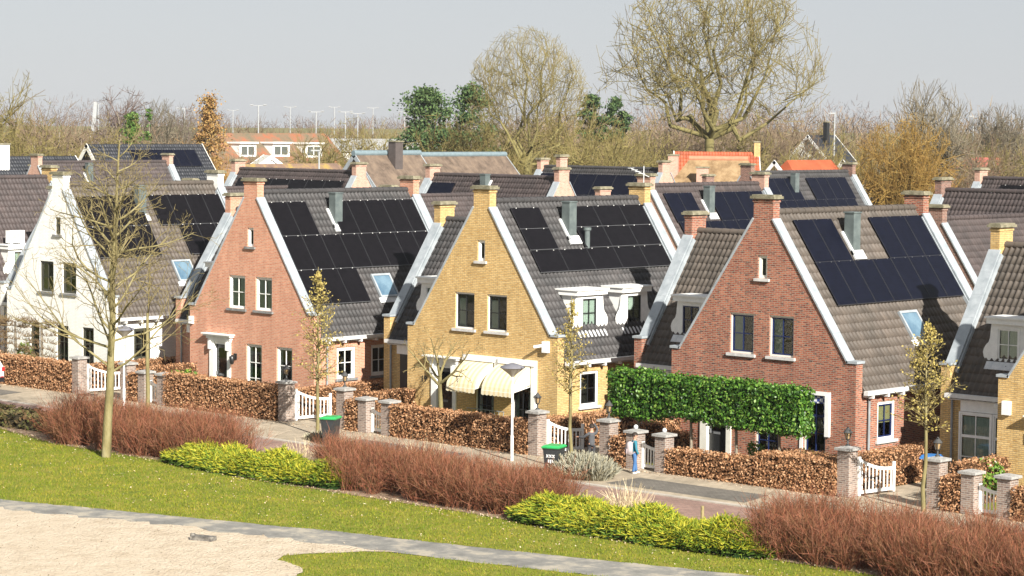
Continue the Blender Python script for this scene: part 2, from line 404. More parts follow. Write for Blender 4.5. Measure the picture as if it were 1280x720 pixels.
PATHF = [(-60, -52), (0, -31.5), (28.6, -23.15), (35.4, -21.1), (40.4, -19.6), (46, -18.3), (52.4, -16.6), (58, -15.2), (90, -7)]
PATHN = [(-60, -54), (0, -33), (30.3, -24.5), (36.4, -22.75), (43.5, -21.0), (49.9, -19.5), (56, -17.9), (90, -9.5)]
def lawn_edge_noise(p, a=0.12):
    return p
sheet("lawn", [(-60, -10.2)] + [p for p in BEDF if p[1] < -10.9] + [(90, -13)] + PATHF[::-1], 0.018, LAWN)
def wiggle_line(pl, amp, seed):
    r = random.Random(seed); out = []
    for (a, b), (c, d) in zip(pl[:-1], pl[1:]):
        n = max(1, int(math.hypot(c - a, d - b) / .35))
        for i in range(n): out.append((a + (c - a) * i / n, b + (d - b) * i / n + r.uniform(-amp, amp)))
    return out + [pl[-1]]
sheet("path", wiggle_line(PATHF[1:], .07, 1) + wiggle_line(PATHN[1:], .09, 2)[::-1], 0.024, PATHM)
r0 = random.Random(5)
edge = []
SANDB = [(43.9, -20.75), (43.0, -21.6), (42.5, -22.6), (42.1, -23.3), (42.6, -23.9), (43.6, -24.2), (44.4, -24.6), (44.9, -25.6), (45.6, -28), (46, -34), (44, -60)]
for (a, b), (c, d) in zip(SANDB[:-1], SANDB[1:]):
    L = math.hypot(c - a, d - b); n = max(1, int(L / 0.25))
    for i in range(n):
        t = i / n; edge.append((a + (c - a) * t + r0.uniform(-.09, .09), b + (d - b) * t + r0.uniform(-.09, .09)))
def wiggly(pl, amp, step=0.3, seed=1):
    r = random.Random(seed); out = []
    for (a, b), (c, d) in zip(pl[:-1], pl[1:]):
        L = math.hypot(c - a, d - b); n = max(1, int(L / step))
        for i in range(n):
            t = i / n; out.append((a + (c - a) * t, b + (d - b) * t + r.uniform(-amp, amp)))
    return out
SANDTOP = wiggly([(-20, -38.4), (0, -32.6), (30.3, -24.1), (36.4, -22.35), (41, -21.3), (43.9, -20.75)], 0.28, 0.4, 9)
sheet("sand", SANDTOP + edge + [(44, -60), (-20, -60)], 0.03, SAND)
sheet("grass_verge", edge[::-1] + PATHN[4:-1] + [(90, -9.5), (90, -60), (44, -60)], 0.022, LAWN)

# ------------------------------------------------------------------ vegetation helpers (numpy)
def strips(P0, P1, w0, w1, rng):
    """thin tapered ribbons as crossed quads are overkill: one quad each, random facing"""
    d = P1 - P0; L = np.linalg.norm(d, axis=1, keepdims=True) + 1e-9; d = d / L
    r = rng.normal(size=P0.shape); u = np.cross(d, r); u /= (np.linalg.norm(u, axis=1, keepdims=True) + 1e-9)
    w0 = np.asarray(w0).reshape(-1, 1) if np.ndim(w0) else w0; w1 = np.asarray(w1).reshape(-1, 1) if np.ndim(w1) else w1
    V = np.stack([P0 - u * w0, P0 + u * w0, P1 + u * w1, P1 - u * w1], axis=1).reshape(-1, 3)
    F = np.arange(len(V)).reshape(-1, 4)
    return V, F
def prisms(P0, P1, r0, r1, n=4):
    """tapered n-sided tubes for many segments"""
    d = P1 - P0; L = np.linalg.norm(d, axis=1, keepdims=True) + 1e-9; d = d / L
    ref = np.where(np.abs(d[:, :1]) < 0.8, np.array([[1., 0, 0]]), np.array([[0, 1., 0]]))
    u = np.cross(d, ref); u /= np.linalg.norm(u, axis=1, keepdims=True); v = np.cross(d, u)
    N = len(P0); ang = np.arange(n) * 2 * PI / n
    ring = u[:, None, :] * np.cos(ang)[None, :, None] + v[:, None, :] * np.sin(ang)[None, :, None]
    A = P0[:, None, :] + ring * np.asarray(r0).reshape(-1, 1, 1); B = P1[:, None, :] + ring * np.asarray(r1).reshape(-1, 1, 1)
    V = np.concatenate([A, B], axis=1).reshape(-1, 3)
    b = (np.arange(N) * 2 * n)[:, None, None]; k = np.arange(n)
    F = np.stack([k, (k + 1) % n, n + (k + 1) % n, n + k], axis=1)[None] + b
    return V, F.reshape(-1, 4)
def leaves(P, size, rng, normal=None, tilt=0.8, aspect=0.6):
    """leaf quads at P; orientation random around `normal`"""
    N = len(P)
    n = rng.normal(size=(N, 3))
    if normal is not None: n = normal + n * tilt
    n /= (np.linalg.norm(n, axis=1, keepdims=True) + 1e-9)
    r = rng.normal(size=(N, 3)); u = np.cross(n, r); u /= (np.linalg.norm(u, axis=1, keepdims=True) + 1e-9); v = np.cross(n, u)
    s = size * rng.uniform(0.6, 1.3, size=(N, 1))
    bend = n * s * rng.uniform(-0.3, 0.3, size=(N, 1))
    V = np.stack([P - u * s, P + v * s * aspect + bend, P + u * s, P - v * s * aspect + bend], axis=1).reshape(-1, 3)
    return V, np.arange(4 * N).reshape(-1, 4)

def grow(rng, height, spec, base=(0, 0, 0), lean=(0, 0)):
    """recursive branching; returns list of (p0,p1,r0,r1,level)"""
    segs = []
    def branch(p, d, L, r, lev):
        sp = spec[lev]
        n = sp.get("n", 4)
        pts = [(p, r)]
        q = np.array(p, float); dd = np.array(d, float)
        for i in range(n):
            dd = dd + rng.normal(size=3) * sp.get("wander", 0.15) + np.array([0, 0, sp.get("up", 0.1)])
            dd /= np.linalg.norm(dd)
            q2 = q + dd * L / n
            rr = r * (1 - (i + 1) / n * sp.get("taper", 0.7))
            segs.append((q, q2, pts[-1][1], rr, lev))
            pts.append((q2, rr)); q = q2
        if lev + 1 < len(spec):
            c = spec[lev + 1]; cnt = c["count"]
            cnt = int(cnt) + (1 if rng.random() < cnt - int(cnt) else 0)
            t0 = c.get("start", 0.3)
            phi = rng.uniform(0, 2 * PI)
            for k in range(cnt):
                t = t0 + (1 - t0) * ((k + rng.uniform(0.2, 0.9)) / cnt)
                f = t * n; i = min(int(f), n - 1); f -= i
                pp = pts[i][0] * (1 - f) + pts[i + 1][0] * f if i + 1 < len(pts) else pts[-1][0]
                pr = pts[i][1] * (1 - f) + pts[i + 1][1] * f
                ax = (pts[i + 1][0] - pts[i][0]); ax = ax / (np.linalg.norm(ax) + 1e-9)
                phi += 2.4 + rng.uniform(-.5, .5)
                ref = np.array([1., 0, 0]) if abs(ax[0]) < 0.8 else np.array([0, 1., 0])
                u = np.cross(ax, ref); u /= np.linalg.norm(u); v = np.cross(ax, u)
                ang = math.radians(c.get("angle", 45) * rng.uniform(0.75, 1.25))
                nd_ = ax * math.cos(ang) + (u * math.cos(phi) + v * math.sin(phi)) * math.sin(ang)
                LL = L * c.get("ratio", 0.6) * rng.uniform(0.7, 1.15) * (1 - c.get("short", 0.35) * (t - t0) / (1 - t0 + 1e-6))
                branch(pp, nd_, LL, min(pr * 0.75, r * c.get("rr", 0.5)), lev + 1)
    branch(np.array(base, float), np.array([lean[0], lean[1], 1.0]), height * spec[0].get("len", 0.6), spec[0]["r"], 0)
    return segs
def seg_arrays(segs, lo, hi, minr=0.0):
    s = [x for x in segs if lo <= x[4] <= hi]
    if not s: return None
    return (np.array([x[0] for x in s]), np.array([x[1] for x in s]), np.maximum(np.array([x[2] for x in s]), minr), np.maximum(np.array([x[3] for x in s]), minr))
def tree_meshes(name, segs, trunk_lev, mt, mc, minr=0.012, sides=(7, 3)):
    a = seg_arrays(segs, 0, trunk_lev, minr); V, F = prisms(*a, n=sides[0]); t = np_mesh(name + "_trunk", V, F, mt, smooth=True)
    a = seg_arrays(segs, trunk_lev + 1, 99, minr); V, F = prisms(*a, n=sides[1]); c = np_mesh(name + "_crown", V, F, mc, smooth=True)
    return t, c
def place_tree(name, tm, cm, loc, rz, sc, label, group=None, cat="tree"):
    r = empty(name, loc, rz, label, cat, group); r.scale = sc if isinstance(sc, tuple) else (sc, sc, sc)
    link("trunk", tm, r); link("crown", cm, r)
    return r

# ------------------------------------------------------------------ houses
SLOPE = 1.4417
SN = math.sqrt(1 + SLOPE * SLOPE)
def tile_mesh(name, B, a0, a1, s0, s1, m, roll=0.215, course=0.34, ns=6, amp=0.048, lift=0.02, clip=None):
    """pantiles: a along the ridge, s down the slope, h out of the slope"""
    O, ea, es, en = [np.array(x) for x in B]
    nr = max(2, int(round((a1 - a0) / roll))); ncol = nr * ns + 1
    a = np.linspace(a0, a1, ncol)
    ph = np.linspace(0, nr, ncol)
    prof = amp * np.clip(np.sin(2 * PI * ph) * .75 + .35, 0, 1)
    nc = max(1, int(round((s1 - s0) / course))); ch = (s1 - s0) / nc
    rnd = np.random.default_rng(7)
    Vs = []; Fs = []; UV = []
    for c in range(nc):
        sa = s0 + c * ch; sb = sa + ch + 0.02
        jit = np.repeat(rnd.uniform(-0.005, 0.005, nr + 1), ns)[:ncol]
        for s_, l_ in ((sa, 0.0), (sb, lift)):
            Vs.append(O + a[:, None] * ea + s_ * es + (prof + l_ + jit)[:, None] * en)
        # butt end of the tiles
        Vs.append(O + a[:, None] * ea + sb * es + (prof * 0.3 - 0.01)[:, None] * en)
        b = c * 3 * ncol; i = np.arange(ncol - 1)
        Fs.append(np.stack([b + i, b + i + 1, b + ncol + i + 1, b + ncol + i], 1))
        Fs.append(np.stack([b + ncol + i, b + ncol + i + 1, b + 2 * ncol + i + 1, b + 2 * ncol + i], 1))
        u = ph[:-1]; u2 = ph[1:]; eps = 1e-3
        cc = np.full_like(u, c + 0.1); cd_ = np.full_like(u, c + 0.9)
        q = np.stack([np.stack([u + eps, cc], 1), np.stack([u2 - eps, cc], 1), np.stack([u2 - eps, cd_], 1), np.stack([u + eps, cd_], 1)], 1)
        UV.append(q); UV.append(q)
    V = np.concatenate(Vs); F = np.concatenate(Fs); uv = np.concatenate(UV)
    me = np_mesh(name, V, F, m, smooth=False, uv=uv)
    return me

def chimney(parent, B, a0, a1, b0, b1, z0, z1, m, cap=CAPST, extra=0):
    mb = MB(); mb.box(B, a0, a1, b0, b1, z0, z1 - 0.12)
    mb.box(B, a0 - .03, a1 + .03, b0 - .03, b1 + .03, z1 - 0.24, z1 - 0.17)
    c = mb.build("chimney", m, parent)
    mc = MB(); mc.box(B, a0 - .1, a1 + .1, b0 - .1, b1 + .1, z1 - 0.12, z1 - .03); mc.box(B, a0 - .05, a1 + .05, b0 - .05, b1 + .05, z1 - .03, z1 + .02)
    mc.build("chimney_cap", cap, c)
    return c

def coping(parent, B, half, inner, hs, cw, hb, t, side, m=ZINC):
    """grey stone slab lying on the rake and the shoulder of a parapet gable; side = +1 / -1"""
    O, A, Bv, Cv = B
    th = 0.06
    mb = MB()
    p0 = Vector((side * (cw - 0.03), 0, hb + 0.05)); p1 = Vector((side * inner, 0, hs))
    d = (p1 - p0); L = d.length; d.normalize()
    nrm = Vector((side * SLOPE, 0, 1)).normalized()
    def w_(v): return A * v.x + Bv * v.y + Cv * v.z
    BB = (O + w_(p0), w_(d), Bv, w_(nrm))
    n = 5
    for i in range(n):
        mb.box(BB, L * i / n + (0.004 if i else 0), L * (i + 1) / n, -.05, t + .05, .003, th)
    s0, s1 = sorted((side * (inner - 0.02), side * (half + .06)))
    mb.box(B, s0, s1, -.05, t + .05, hs + .003, hs + .09)
    # lead soaker against the tiles
    for b0, b1 in ((t + .002, t + .1), (-.1, -.002)):
        mb.box(BB, 0.1, L + .25, b0, b1, -.3, -.02) if (b0 > 0) == (Bv.dot(Bv) > 0 and True) else None
    return mb.build("coping", m, parent)

def window(parent, B, x0, x1, z0, z1, outer, sash, cols=2, rows=2, depth=0.10, sill=SILL, curtain=None, fw_=0.06, sw=0.05, bar=0.028, transom=None, sillw=0.1, name="window"):
    f = MB()
    f.box(B, x0, x0 + fw_, depth - .04, depth + .06, z0, z1); f.box(B, x1 - fw_, x1, depth - .04, depth + .06, z0, z1)
    f.box(B, x0 + fw_, x1 - fw_, depth - .04, depth + .06, z1 - fw_, z1); f.box(B, x0 + fw_, x1 - fw_, depth - .04, depth + .06, z0, z0 + fw_)
    fo = f.build(name, outer, parent)
    a0, a1, c0, c1 = x0 + fw_, x1 - fw_, z0 + fw_, z1 - fw_
    s = MB(); d0, d1 = depth - .015, depth + .045
    s.box(B, a0, a0 + sw, d0, d1, c0, c1); s.box(B, a1 - sw, a1, d0, d1, c0, c1)
    s.box(B, a0 + sw, a1 - sw, d0, d1, c1 - sw, c1); s.box(B, a0 + sw, a1 - sw, d0, d1, c0, c0 + sw)
    g0, g1, h0, h1 = a0 + sw, a1 - sw, c0 + sw, c1 - sw
    for i in range(1, cols):
        xx = g0 + (g1 - g0) * i / cols; s.box(B, xx - bar / 2, xx + bar / 2, d0 + .004, d1 - .004, h0, h1)
    for i in range(1, rows):
        zz = h0 + (h1 - h0) * i / rows
        bw = bar if transom != i else 0.09
        s.box(B, g0, g1, d0 + .002, d1 - .002, zz - bw / 2, zz + bw / 2)
    s.build("sash", sash, fo)
    g = MB(); g.box(B, g0 - .01, g1 + .01, depth + .018, depth + .024, h0 - .01, h1 + .01); g.build("pane", GLASS, fo)
    r = MB(); r.box(B, x0 + .01, x1 - .01, depth + .5, depth + .52, z0, z1); r.build("room_shade_sheet", ROOM, fo)  # dark sheet stands in for the unlit room behind the pane
    if curtain is not None:
        cm, frs = curtain
        c = MB()
        for (u0, u1, v0, v1) in frs:
            c.box(B, g0 + (g1 - g0) * u0, g0 + (g1 - g0) * u1, depth + .04, depth + .05, h0 + (h1 - h0) * v0, h0 + (h1 - h0) * v1)
        c.build("curtain", cm, fo)
    if sill is not None:
        q = MB(); q.box(B, x0 - sillw, x1 + sillw, -.09, depth - .045, z0 - .1, z0 - .002); q.build("sill", sill, fo)
    return fo

def door(parent, B, jamb, leaf, x0=-2.62, x1=-1.25, top=2.45, hood=True, glassy=True, open_blue=False):
    f = MB()
    f.box(B, x0, x0 + .3, -.06, .2, 0, top); f.box(B, x1 - .2, x1, -.06, .2, 0, top)
    f.box(B, x0 + .3, x1 - .2, -.03, .2, top - .12, top)
    if hood:
        for i, (o, h0, h1) in enumerate(((.05, 0, .1), (.1, .1, .22), (.2, .22, .29), (.26, .29, .34))):
            f.box(B, x0 - o, x1 + o, -.06 - o, -.001 if i else .0, top + h0 + .001, top + h1)
        for xx in (x0 + .06, x1 - .16): f.box(B, xx, xx + .12, -.2, -.061, top - .35, top)
    d = f.build("door_frame", jamb, parent)
    l = MB(); l.box(B, x0 + .3, x1 - .2, .1, .15, 0.05, top - .121)
    dl = l.build("door", leaf, d)
    g = MB(); g.box(B, x0 + .42, x1 - .32, .085, .099, 1.1, top - .3); g.build("pane", GLASS, d) if glassy else None
    h = MB(); h.box(B, x0 + .34, x0 + .4, .05, .1, 1.0, 1.16); h.box(B, x0 + .5, x0 + .8, .08, .1, .98, 1.06); h.build("letterbox", PSILV, d)
    return d

def dormer(parent, B, a0, a1, d, zbase, ztop, back, wx, mw, sash, curtain=None, scrolls=(True, True), side_m=None):
    """B: a along the eaves, b inward, c up; front plane at b=d; flat roof runs back to b=back"""
    side_m = side_m or mw
    f = MB()
    f.slab((B[0] + B[2] * d, B[1], B[2], B[3]), [(a0, zbase - .25), (a1, zbase - .25), (a1, ztop - .24), (a0, ztop - .24)], [(wx[0], wx[1], wx[2], wx[3])], .1)
    # cheeks follow the roof slope back
    for x in (a0, a1 - .08):
        V = [(d + .101, zbase - .15), (back + .1, ztop - .24), (d + .101, ztop - .24)]
        pts = [B[0] + B[1] * xx + B[2] * b + B[3] * z for xx in (x, x + .08) for b, z in V]
        f.add(pts, [(0, 1, 2), (3, 4, 5), (0, 1, 4, 3), (1, 2, 5, 4), (0, 2, 5, 3)])
    o = f.build("dormer", mw, parent)
    r = MB(); r.box(B, a0 - .12, a1 + .12, d - .14, back + .15, ztop - .239, ztop - .06); r.box(B, a0 - .17, a1 + .17, d - .2, back + .2, ztop - .059, ztop)
    ro = r.build("dormer_roof", mw, o)
    # curled boards left and right of the window
    for sgn, x, ok in ((-1, a0, scrolls[0]), (1, a1, scrolls[1])):
        if not ok: continue
        h = ztop - .24 - zbase
        prof = [(0, 1.0), (.03, .8), (.05, .62), (.1, .5), (.2, .42), (.28, .32), (.31, .22), (.28, .1), (.2, .02), (.12, -.03), (0, -.05)]
        poly = [(x + sgn * p, zbase + h * q) for p, q in prof]
        s = MB(); s.prism(B, poly, d + .0, d + .07); s.build("scroll_board", mw, o)
    a = MB()
    dn = (B[2] * -1 - B[3] * SLOPE) / SN; nn = (B[3] - B[2] * SLOPE) / SN
    pz = zbase - .07
    a.box((B[0] + B[2] * (d - .01) + B[3] * pz, B[1], dn, nn), a0 - .1, a1 + .1, 0, .3, .075, .1)
    a.build("lead_apron", LEAD, o)
    window(o_parent(parent, o), B_shift(B, d), wx[0], wx[1], wx[2], wx[3], mw, sash, 2, 2, .03, None, curtain, name="dormer_window")
    return o
def o_parent(p, o): return p
def B_shift(B, d): return (B[0] + B[2] * d, B[1], B[2], B[3])

def ridge_tiles(parent, p0, p1, m, r=.12):
    mb = MB(); p0 = Vector(p0); p1 = Vector(p1); L = (p1 - p0).length; n = max(2, int(L / .38)); d = (p1 - p0) / n
    for i in range(n):
        a = p0 + d * i; b = p0 + d * (i + 1.06)
        mb.tube([a, b], [r * 1.12, r * .95], 8, True)
    return mb.build("ridge_tiles", m, parent)

def vent_stack(parent, B, a, s, m=DZINC, w_=.42, h=1.15):
    """B is the slope frame; the stack stands upright"""
    O, ea, es, en = B
    p = O + ea * a + es * s
    up = (p, ea, Vector((en.x, en.y, 0)).normalized(), Z)
    mb = MB(); mb.box(up, -w_ / 2, w_ / 2, -.2, .2, -.3, h); mb.box(up, -w_ / 2 - .03, w_ / 2 + .03, -.23, .23, h, h + .05)
    o = mb.build("vent_stack", m, parent)
    f = MB(); f.box((p, ea, es, en), -w_ / 2 - .12, -w_ / 2 - .002, -.55, .42, .03, .1); f.box((p, ea, es, en), -w_ / 2 - .12, w_ / 2 + .12, .25, .62, .03, .1)
    f.build("lead_flashing", LEAD, o)
    return o

def body(root, B, T, wall, roofm, half=4.0, L=9.52, hs=3.9, inner=3.63, hb=8.58, cw=.42, ztop=9.45, rear=True, front_holes=(), plus_holes=(), minus_holes=(),
         front_wall=True, eaves=3.02, ns=6, chim=(True, True), cope=ZINC, plus_roof=True, minus_roof=True, plus_b0=None, roofL=None, gt=.36, gut=(True, True), cap_m=CAPST, course=.34):
    """one gabled body. B: a across, b along the ridge (into the house), c up. T = thickness of parapets"""
    O, A, Bv, Cv = B
    zr = hs + SLOPE * inner - .28
    poly = [(-half, 0), (half, 0), (half, hs), (inner, hs), (cw, hb), (-cw, hb), (-inner, hs), (-half, hs)]
    wallo = MB()
    wallo.slab(B, poly, front_holes, gt)
    if rear: wallo.slab((O + Bv * (L - gt), A, Bv, Cv), poly, [], gt)
    LL = L - gt if rear else (roofL or L)
    ez = zr - SLOPE * (half + .02)
    # long walls
    for sgn, holes in ((1, plus_holes), (-1, minus_holes)):
        BB = (O + A * (sgn * half), Bv, A * (-sgn), Cv)
        wallo.slab(BB, [(gt + .002, 0), (L - gt - .002 if rear else L, 0), (L - gt - .002 if rear else L, ez - .03), (gt + .002, ez - .03)], holes, .28)
    wo = wallo.build("wall", wall, root)
    for sgn in (1, -1):
        coping(root, B, half, inner, hs, cw, hb, gt, sgn, cope)
        if rear: coping(root, (O + Bv * L, A, -Bv, Cv), half, inner, hs, cw, hb, gt, sgn, cope)
    if chim[0]: chimney(root, B, -cw, cw, .004, gt + .004, hb + .001, ztop, wall, cap_m)
    if rear and chim[1]: chimney(root, (O + Bv * L, A, -Bv, Cv), -cw, cw, .004, gt + .004, hb + .001, ztop, wall, cap_m)
    frames = {}
    for sgn, on in ((1, plus_roof), (-1, minus_roof)):
        es = (A * sgn - Cv * SLOPE) / SN; en = (A * (sgn * SLOPE) + Cv) / SN
        SB = (O + Cv * zr, Bv, es, en); frames[sgn] = SB
        if on:
            me = tile_mesh("tile_roof", SB, gt + .005, LL - .005 if rear else LL, 0.08, SN * (half + .17), roofm, ns=ns, course=course)
            link("tile_roof", me, root)
            # boarding under the tiles
            ub = MB(); ub.box(SB, gt + .005, LL - .005, 0.02, SN * (half + .12), -.1, -.02)
            ub.build("roof_boarding", roofm, root)
        if gut[0 if sgn > 0 else 1]:
            g = MB(); GB = (O + A * (sgn * (half + .0)) + Cv * (ez - .2), Bv, A * sgn, Cv)
            g.box(GB, gt - .1, LL + (.1 if rear else 0), .14, .32, -.02, .12); g.box(GB, gt + .05, LL - .05, .005, .139, -.1, .0)
            n = int(L / .9)
            for i in range(n): g.box(GB, gt + .2 + i * .9, gt + .3 + i * .9, .02, .3, -.14, -.021)
            go = g.build("gutter", GUT, root)
            if sgn > 0:
                d = MB(); q = O + A * (half + .09) + Bv * (gt + .3); d.tube([q + Cv * .0, q + Cv * (ez - .2)], .045, 8); d.build("downpipe", PIPE, go)
    ridge_tiles(root, O + Bv * (gt + .01) + Cv * (zr + .01), O + Bv * (LL - .02) + Cv * (zr + .01), roofm)
    return frames, zr

def solar(root, SB, cells, m, h=.1):
    """cells: (a0,a1,s0,s1)"""
    rails = {}
    for (a0, a1, s0, s1) in cells:
        p = MB(); p.box(SB, a0 + .012, a1 - .012, s0 + .012, s1 - .012, h, h + .035)
        c = p
        for q_ in (.2, .8): c.box(SB, a0 + (a1 - a0) * q_ - .017, a0 + (a1 - a0) * q_ + .017, s0 + .01, s0 + .045, h + .03, h + .055, 2)
        for e in ((a0 + .012, a0 + .026), (a1 - .026, a1 - .012)): c.box(SB, e[0], e[1], s0 + .012, s1 - .012, h + .02, h + .04, 1)
        o = p.build("solar_panel", [m, PFRAME, RAIL if m is PNAVY else GUT], root)
        rails.setdefault(round(s1, 2), []).append((a0, a1))
    for s_, l in rails.items():
        l = sorted(l); runs = [list(l[0])]
        for a0, a1 in l[1:]:
            if a0 - runs[-1][1] < .02: runs[-1][1] = a1
            else: runs.append([a0, a1])
        for a0, a1 in runs:
            r = MB(); r.box(SB, a0, a1, s_ - .011, s_ + .011, h - .03, h + .03); r.build("panel_rail", PFRAME if m is PNAVY else RAIL, root)

def grid(cols, row, w_, a0, rowh, s0):
    return [(a0 + c * w_, a0 + (c + 1) * w_, s0 + row * rowh, s0 + (row + 1) * rowh) for c in cols]

def skylight(root, SB, a0, a1, s0, s1):
    f = MB()
    for bx in ((a0, a1, s0, s0 + .09), (a0, a1, s1 - .09, s1), (a0, a0 + .08, s0 + .09, s1 - .09), (a1 - .08, a1, s0 + .09, s1 - .09)):
        f.box(SB, bx[0], bx[1], bx[2], bx[3], .02, .12)
    o = f.build("skylight", PSILV if False else ZINC, root)
    g = MB(); g.box(SB, a0 + .08, a1 - .08, s0 + .09, s1 - .09, .06, .09); g.build("pane", SKYGL, o)
    a = MB(); a.box(SB, a0 - .12, a1 + .12, s1 + .002, s1 + .25, .045, .075); a.build("lead_flashing", LEAD, o)
    return o

UPL, UPR, SMALL = (-1.38, -.34, 3.92, 5.32), (.34, 1.38, 3.92, 5.32), (-.2, .2, 6.58, 7.38)
def row_house(name, origin, wall, roofm, label, outer, sash, ns=6, lower=(), upper_curt=None, small=True, side=((1.28, 2.32, 1.2, 2.52),), sillm=SILL, door_kind=None, wing=True,
              wing_dormer=True, main_dormers=False, sky=False, panels=(), pm=PBLACK, vent=True, detail=True, wing_front=None, group="gabled houses along the street", upcols=2, side_outer=None, side_sash=None,
              side_curt=None, wing_wall=None):
    root = empty(name, origin, 0, label, "house", group)
    ups = [UPL, UPR, SMALL] if detail else []
    holes = [tuple(u) for u in ups] + [tuple(l[:4]) for l in lower]
    if door_kind: holes.append((-2.6, -1.27, 0.02, 2.44))
    fr, zr = body(root, W, .36, wall, roofm, front_holes=holes, plus_holes=list(side), ns=ns)
    if detail:
        for u in (UPL, UPR): window(root, W, *u, outer, sash, upcols, 2, .1, sillm, upper_curt)
        window(root, W, *SMALL, outer, outer, 1, 1, .1, sillm, None, sillw=.12)
        for l in lower:
            window(root, W, *l[:4], outer, sash, l[4], l[5], .1, None if l[2] < .5 else sillm, l[6] if len(l) > 6 else None, transom=l[7] if len(l) > 7 else None)
    if door_kind == "white": door(root, W, WHITE, BLACK)
    elif door_kind == "blue": door(root, W, OFFW, BLACK, hood=False)
    RB = (X * 4.0, Y, -X, Z)
    for s_ in side: window(root, RB, *s_, side_outer or outer, side_sash or outer, 2, 2, .08, sillm, side_curt, fw_=.1, sw=.045)
    SB = fr[1]
    cells = []
    for p in panels: cells += grid(*p)
    if cells: solar(root, SB, cells, pm)
    if vent: vent_stack(root, SB, 4.08, .85 * SN)
    if sky: skylight(root, SB, 4.57, 5.67, 2.46 * SN, 3.12 * SN)
    if wing:
        WB = (Vector((-7.5, 5.34, 0)), -Y, X, Z)
        wf, wz = body(root, WB, .36, wing_wall or wall, roofm, half=3.29, L=6.7, inner=2.92, hb=7.6, ztop=8.56, rear=False, ns=ns, chim=(True, False), gut=(False, False), plus_holes=list(wing_front or ()))
        # front gutter and downpipe of the wing
        g = MB(); g.box(W, -7.14, -4.02, 1.72, 1.9, 2.86, 3.0); g.box(W, -7.14, -4.02, 1.9, 2.04, 2.78, 2.9); go = g.build("gutter", GUT, root)
        d = MB(); d.tube([(-6.98, 1.95, 0), (-6.98, 1.95, 2.85)], .045, 8); d.build("downpipe", PIPE, go)
        if wing_dormer:
            DB = (O0, X, Y, Z)
            dormer(root, DB, -6.02, -4.55, 2.75, 4.1, 5.58, 3.9, (-5.82, -4.92, 4.08, 5.24), WHITE, sash if wall is not BR_YELLOW else WHITE, (CURT, [(0.05, .95, 0, 1)]) if wall is BR_YELLOW else None)
    if main_dormers:
        DB = (Vector((0, 0, 0)), Y, -X, Z)
        for a0 in (1.83, 4.46):
            DBs = (X * 0, Y, -X, Z)
            dormer(root, DBs, a0, a0 + 1.5, -3.3, 4.02, 5.58, -2.25, (a0 + .28, a0 + 1.2, 4.03, 5.26), WHITE, BLACK, (CURT, [(0, 1, 0, 1)]) if a0 < 2 else (CURT, [(0, .5, .5, 1)]), side_m=OFFW)
    return root

k_tall = lambda x0, x1, t=2.46: (x0, x1, .25, t, 2, 3, (CURT, [(0, .2, 0, 1), (.82, 1, 0, 1)]))
LOWER_TALL = [k_tall(-.26, .74), k_tall(1.68, 2.66)]

# --- house 0 (partly outside the frame on the left)
row_house("brick_house", (-S, 0, 0), BR_YELLOW, T_PURPLE, "brown tiled house behind the white house, with an air conditioner on its dormer", WHITE, WHITE, ns=4, lower=LOWER_TALL, main_dormers=True, vent=True)
# --- house 1: white
h1 = row_house("brick_house", (0, 0, 0), BR_WHITE, T_BROWN, "white painted gabled house with dark windows behind a pleached tree screen", DGREEN, DGREEN, lower=[(-2.16, -1.44, .25, 2.4, 1, 3), (-.12, .76, .25, 2.42, 2, 3), (1.82, 2.68, .25, 2.44, 2, 3)],
               upper_curt=(BLIND, [(0, .4, 0, 1)]), side=((1.25, 2.2, 1.0, 2.44),), sky=True,
               panels=[(range(3), 0, 1.18, .62, 1.66, .41 * SN), (range(3), 1, 1.18, .62, 1.66, .41 * SN), (range(4), 0, 1.07, 4.82, 1.66, .41 * SN), (range(3), 1, 1.07, 5.89, 1.66, .41 * SN)])
# --- house 2: orange brick
h2 = row_house("brick_house", (S, 0, 0), BR_ORANGE, T_GREY, "orange brick gabled house with a white framed front door and black roof panels", WHITE, WHITE, lower=LOWER_TALL, door_kind="white",
               upper_curt=(CURT, [(0, .42, 0, 1), (.58, 1, 0, 1)]), side=((1.28, 2.32, 1.2, 2.5), (3.23, 4.25, 1.2, 2.5)), sky=True,
               panels=[(range(2), 0, 1.07, .55, 1.69, .33 * SN), (range(5), 0, 1.06, 3.98, 1.69, .33 * SN), (range(8), 1, 1.08, .53, 1.69, .33 * SN), (range(3), 2, 1.12, .5, 1.69, .33 * SN)])
# --- house 3: yellow brick
h3 = row_house("brick_house", (2 * S, 0, 0), BR_YELLOW, T_GREY, "yellow brick gabled house with cream striped awnings and two white dormers", WHITE, BLACK, lower=[k_tall(-.26, .74), k_tall(1.68, 2.66)], door_kind="white",
               upper_curt=(CURT, [(0, .45, 0, .9)]), main_dormers=True, side_sash=BLACK, sillm=LSILL,
               panels=[(range(1), 0, 1.65, 1.22, .96, .23 * SN), (range(1), 1, 1.65, 1.22, .96, .23 * SN), (range(3), 0, 1.6, 4.42, .96, .23 * SN), (range(3), 1, 1.6, 4.42, .96, .23 * SN), (range(5), 2, 1.6, 1.22, .98, .225 * SN)])
# --- house 4: red-brown brick
h4 = row_house("brick_house", (3 * S, 0, 0), BR_RED, T_BROWN, "red brown brick gabled house with navy window frames behind the green pleached trees", OFFW, NAVY, lower=[(-.2, .8, .25, 2.3, 2, 3), (1.86, 2.78, .1, 2.72, 2, 4, None, 3)], door_kind="blue",
               upper_curt=(CURT, [(0, .45, 0, 1)]), sky=True, sillm=LSILL, pm=PNAVY, side_outer=WHITE, side_sash=NAVY, side_curt=(BLIND, [(0, 1, .42, 1)]),
               panels=[([0, 1, 4, 5, 6], 0, 1.127, 1.23, 1.745, .235 * SN), (range(7), 1, 1.127, 1.23, 1.745, .235 * SN)])
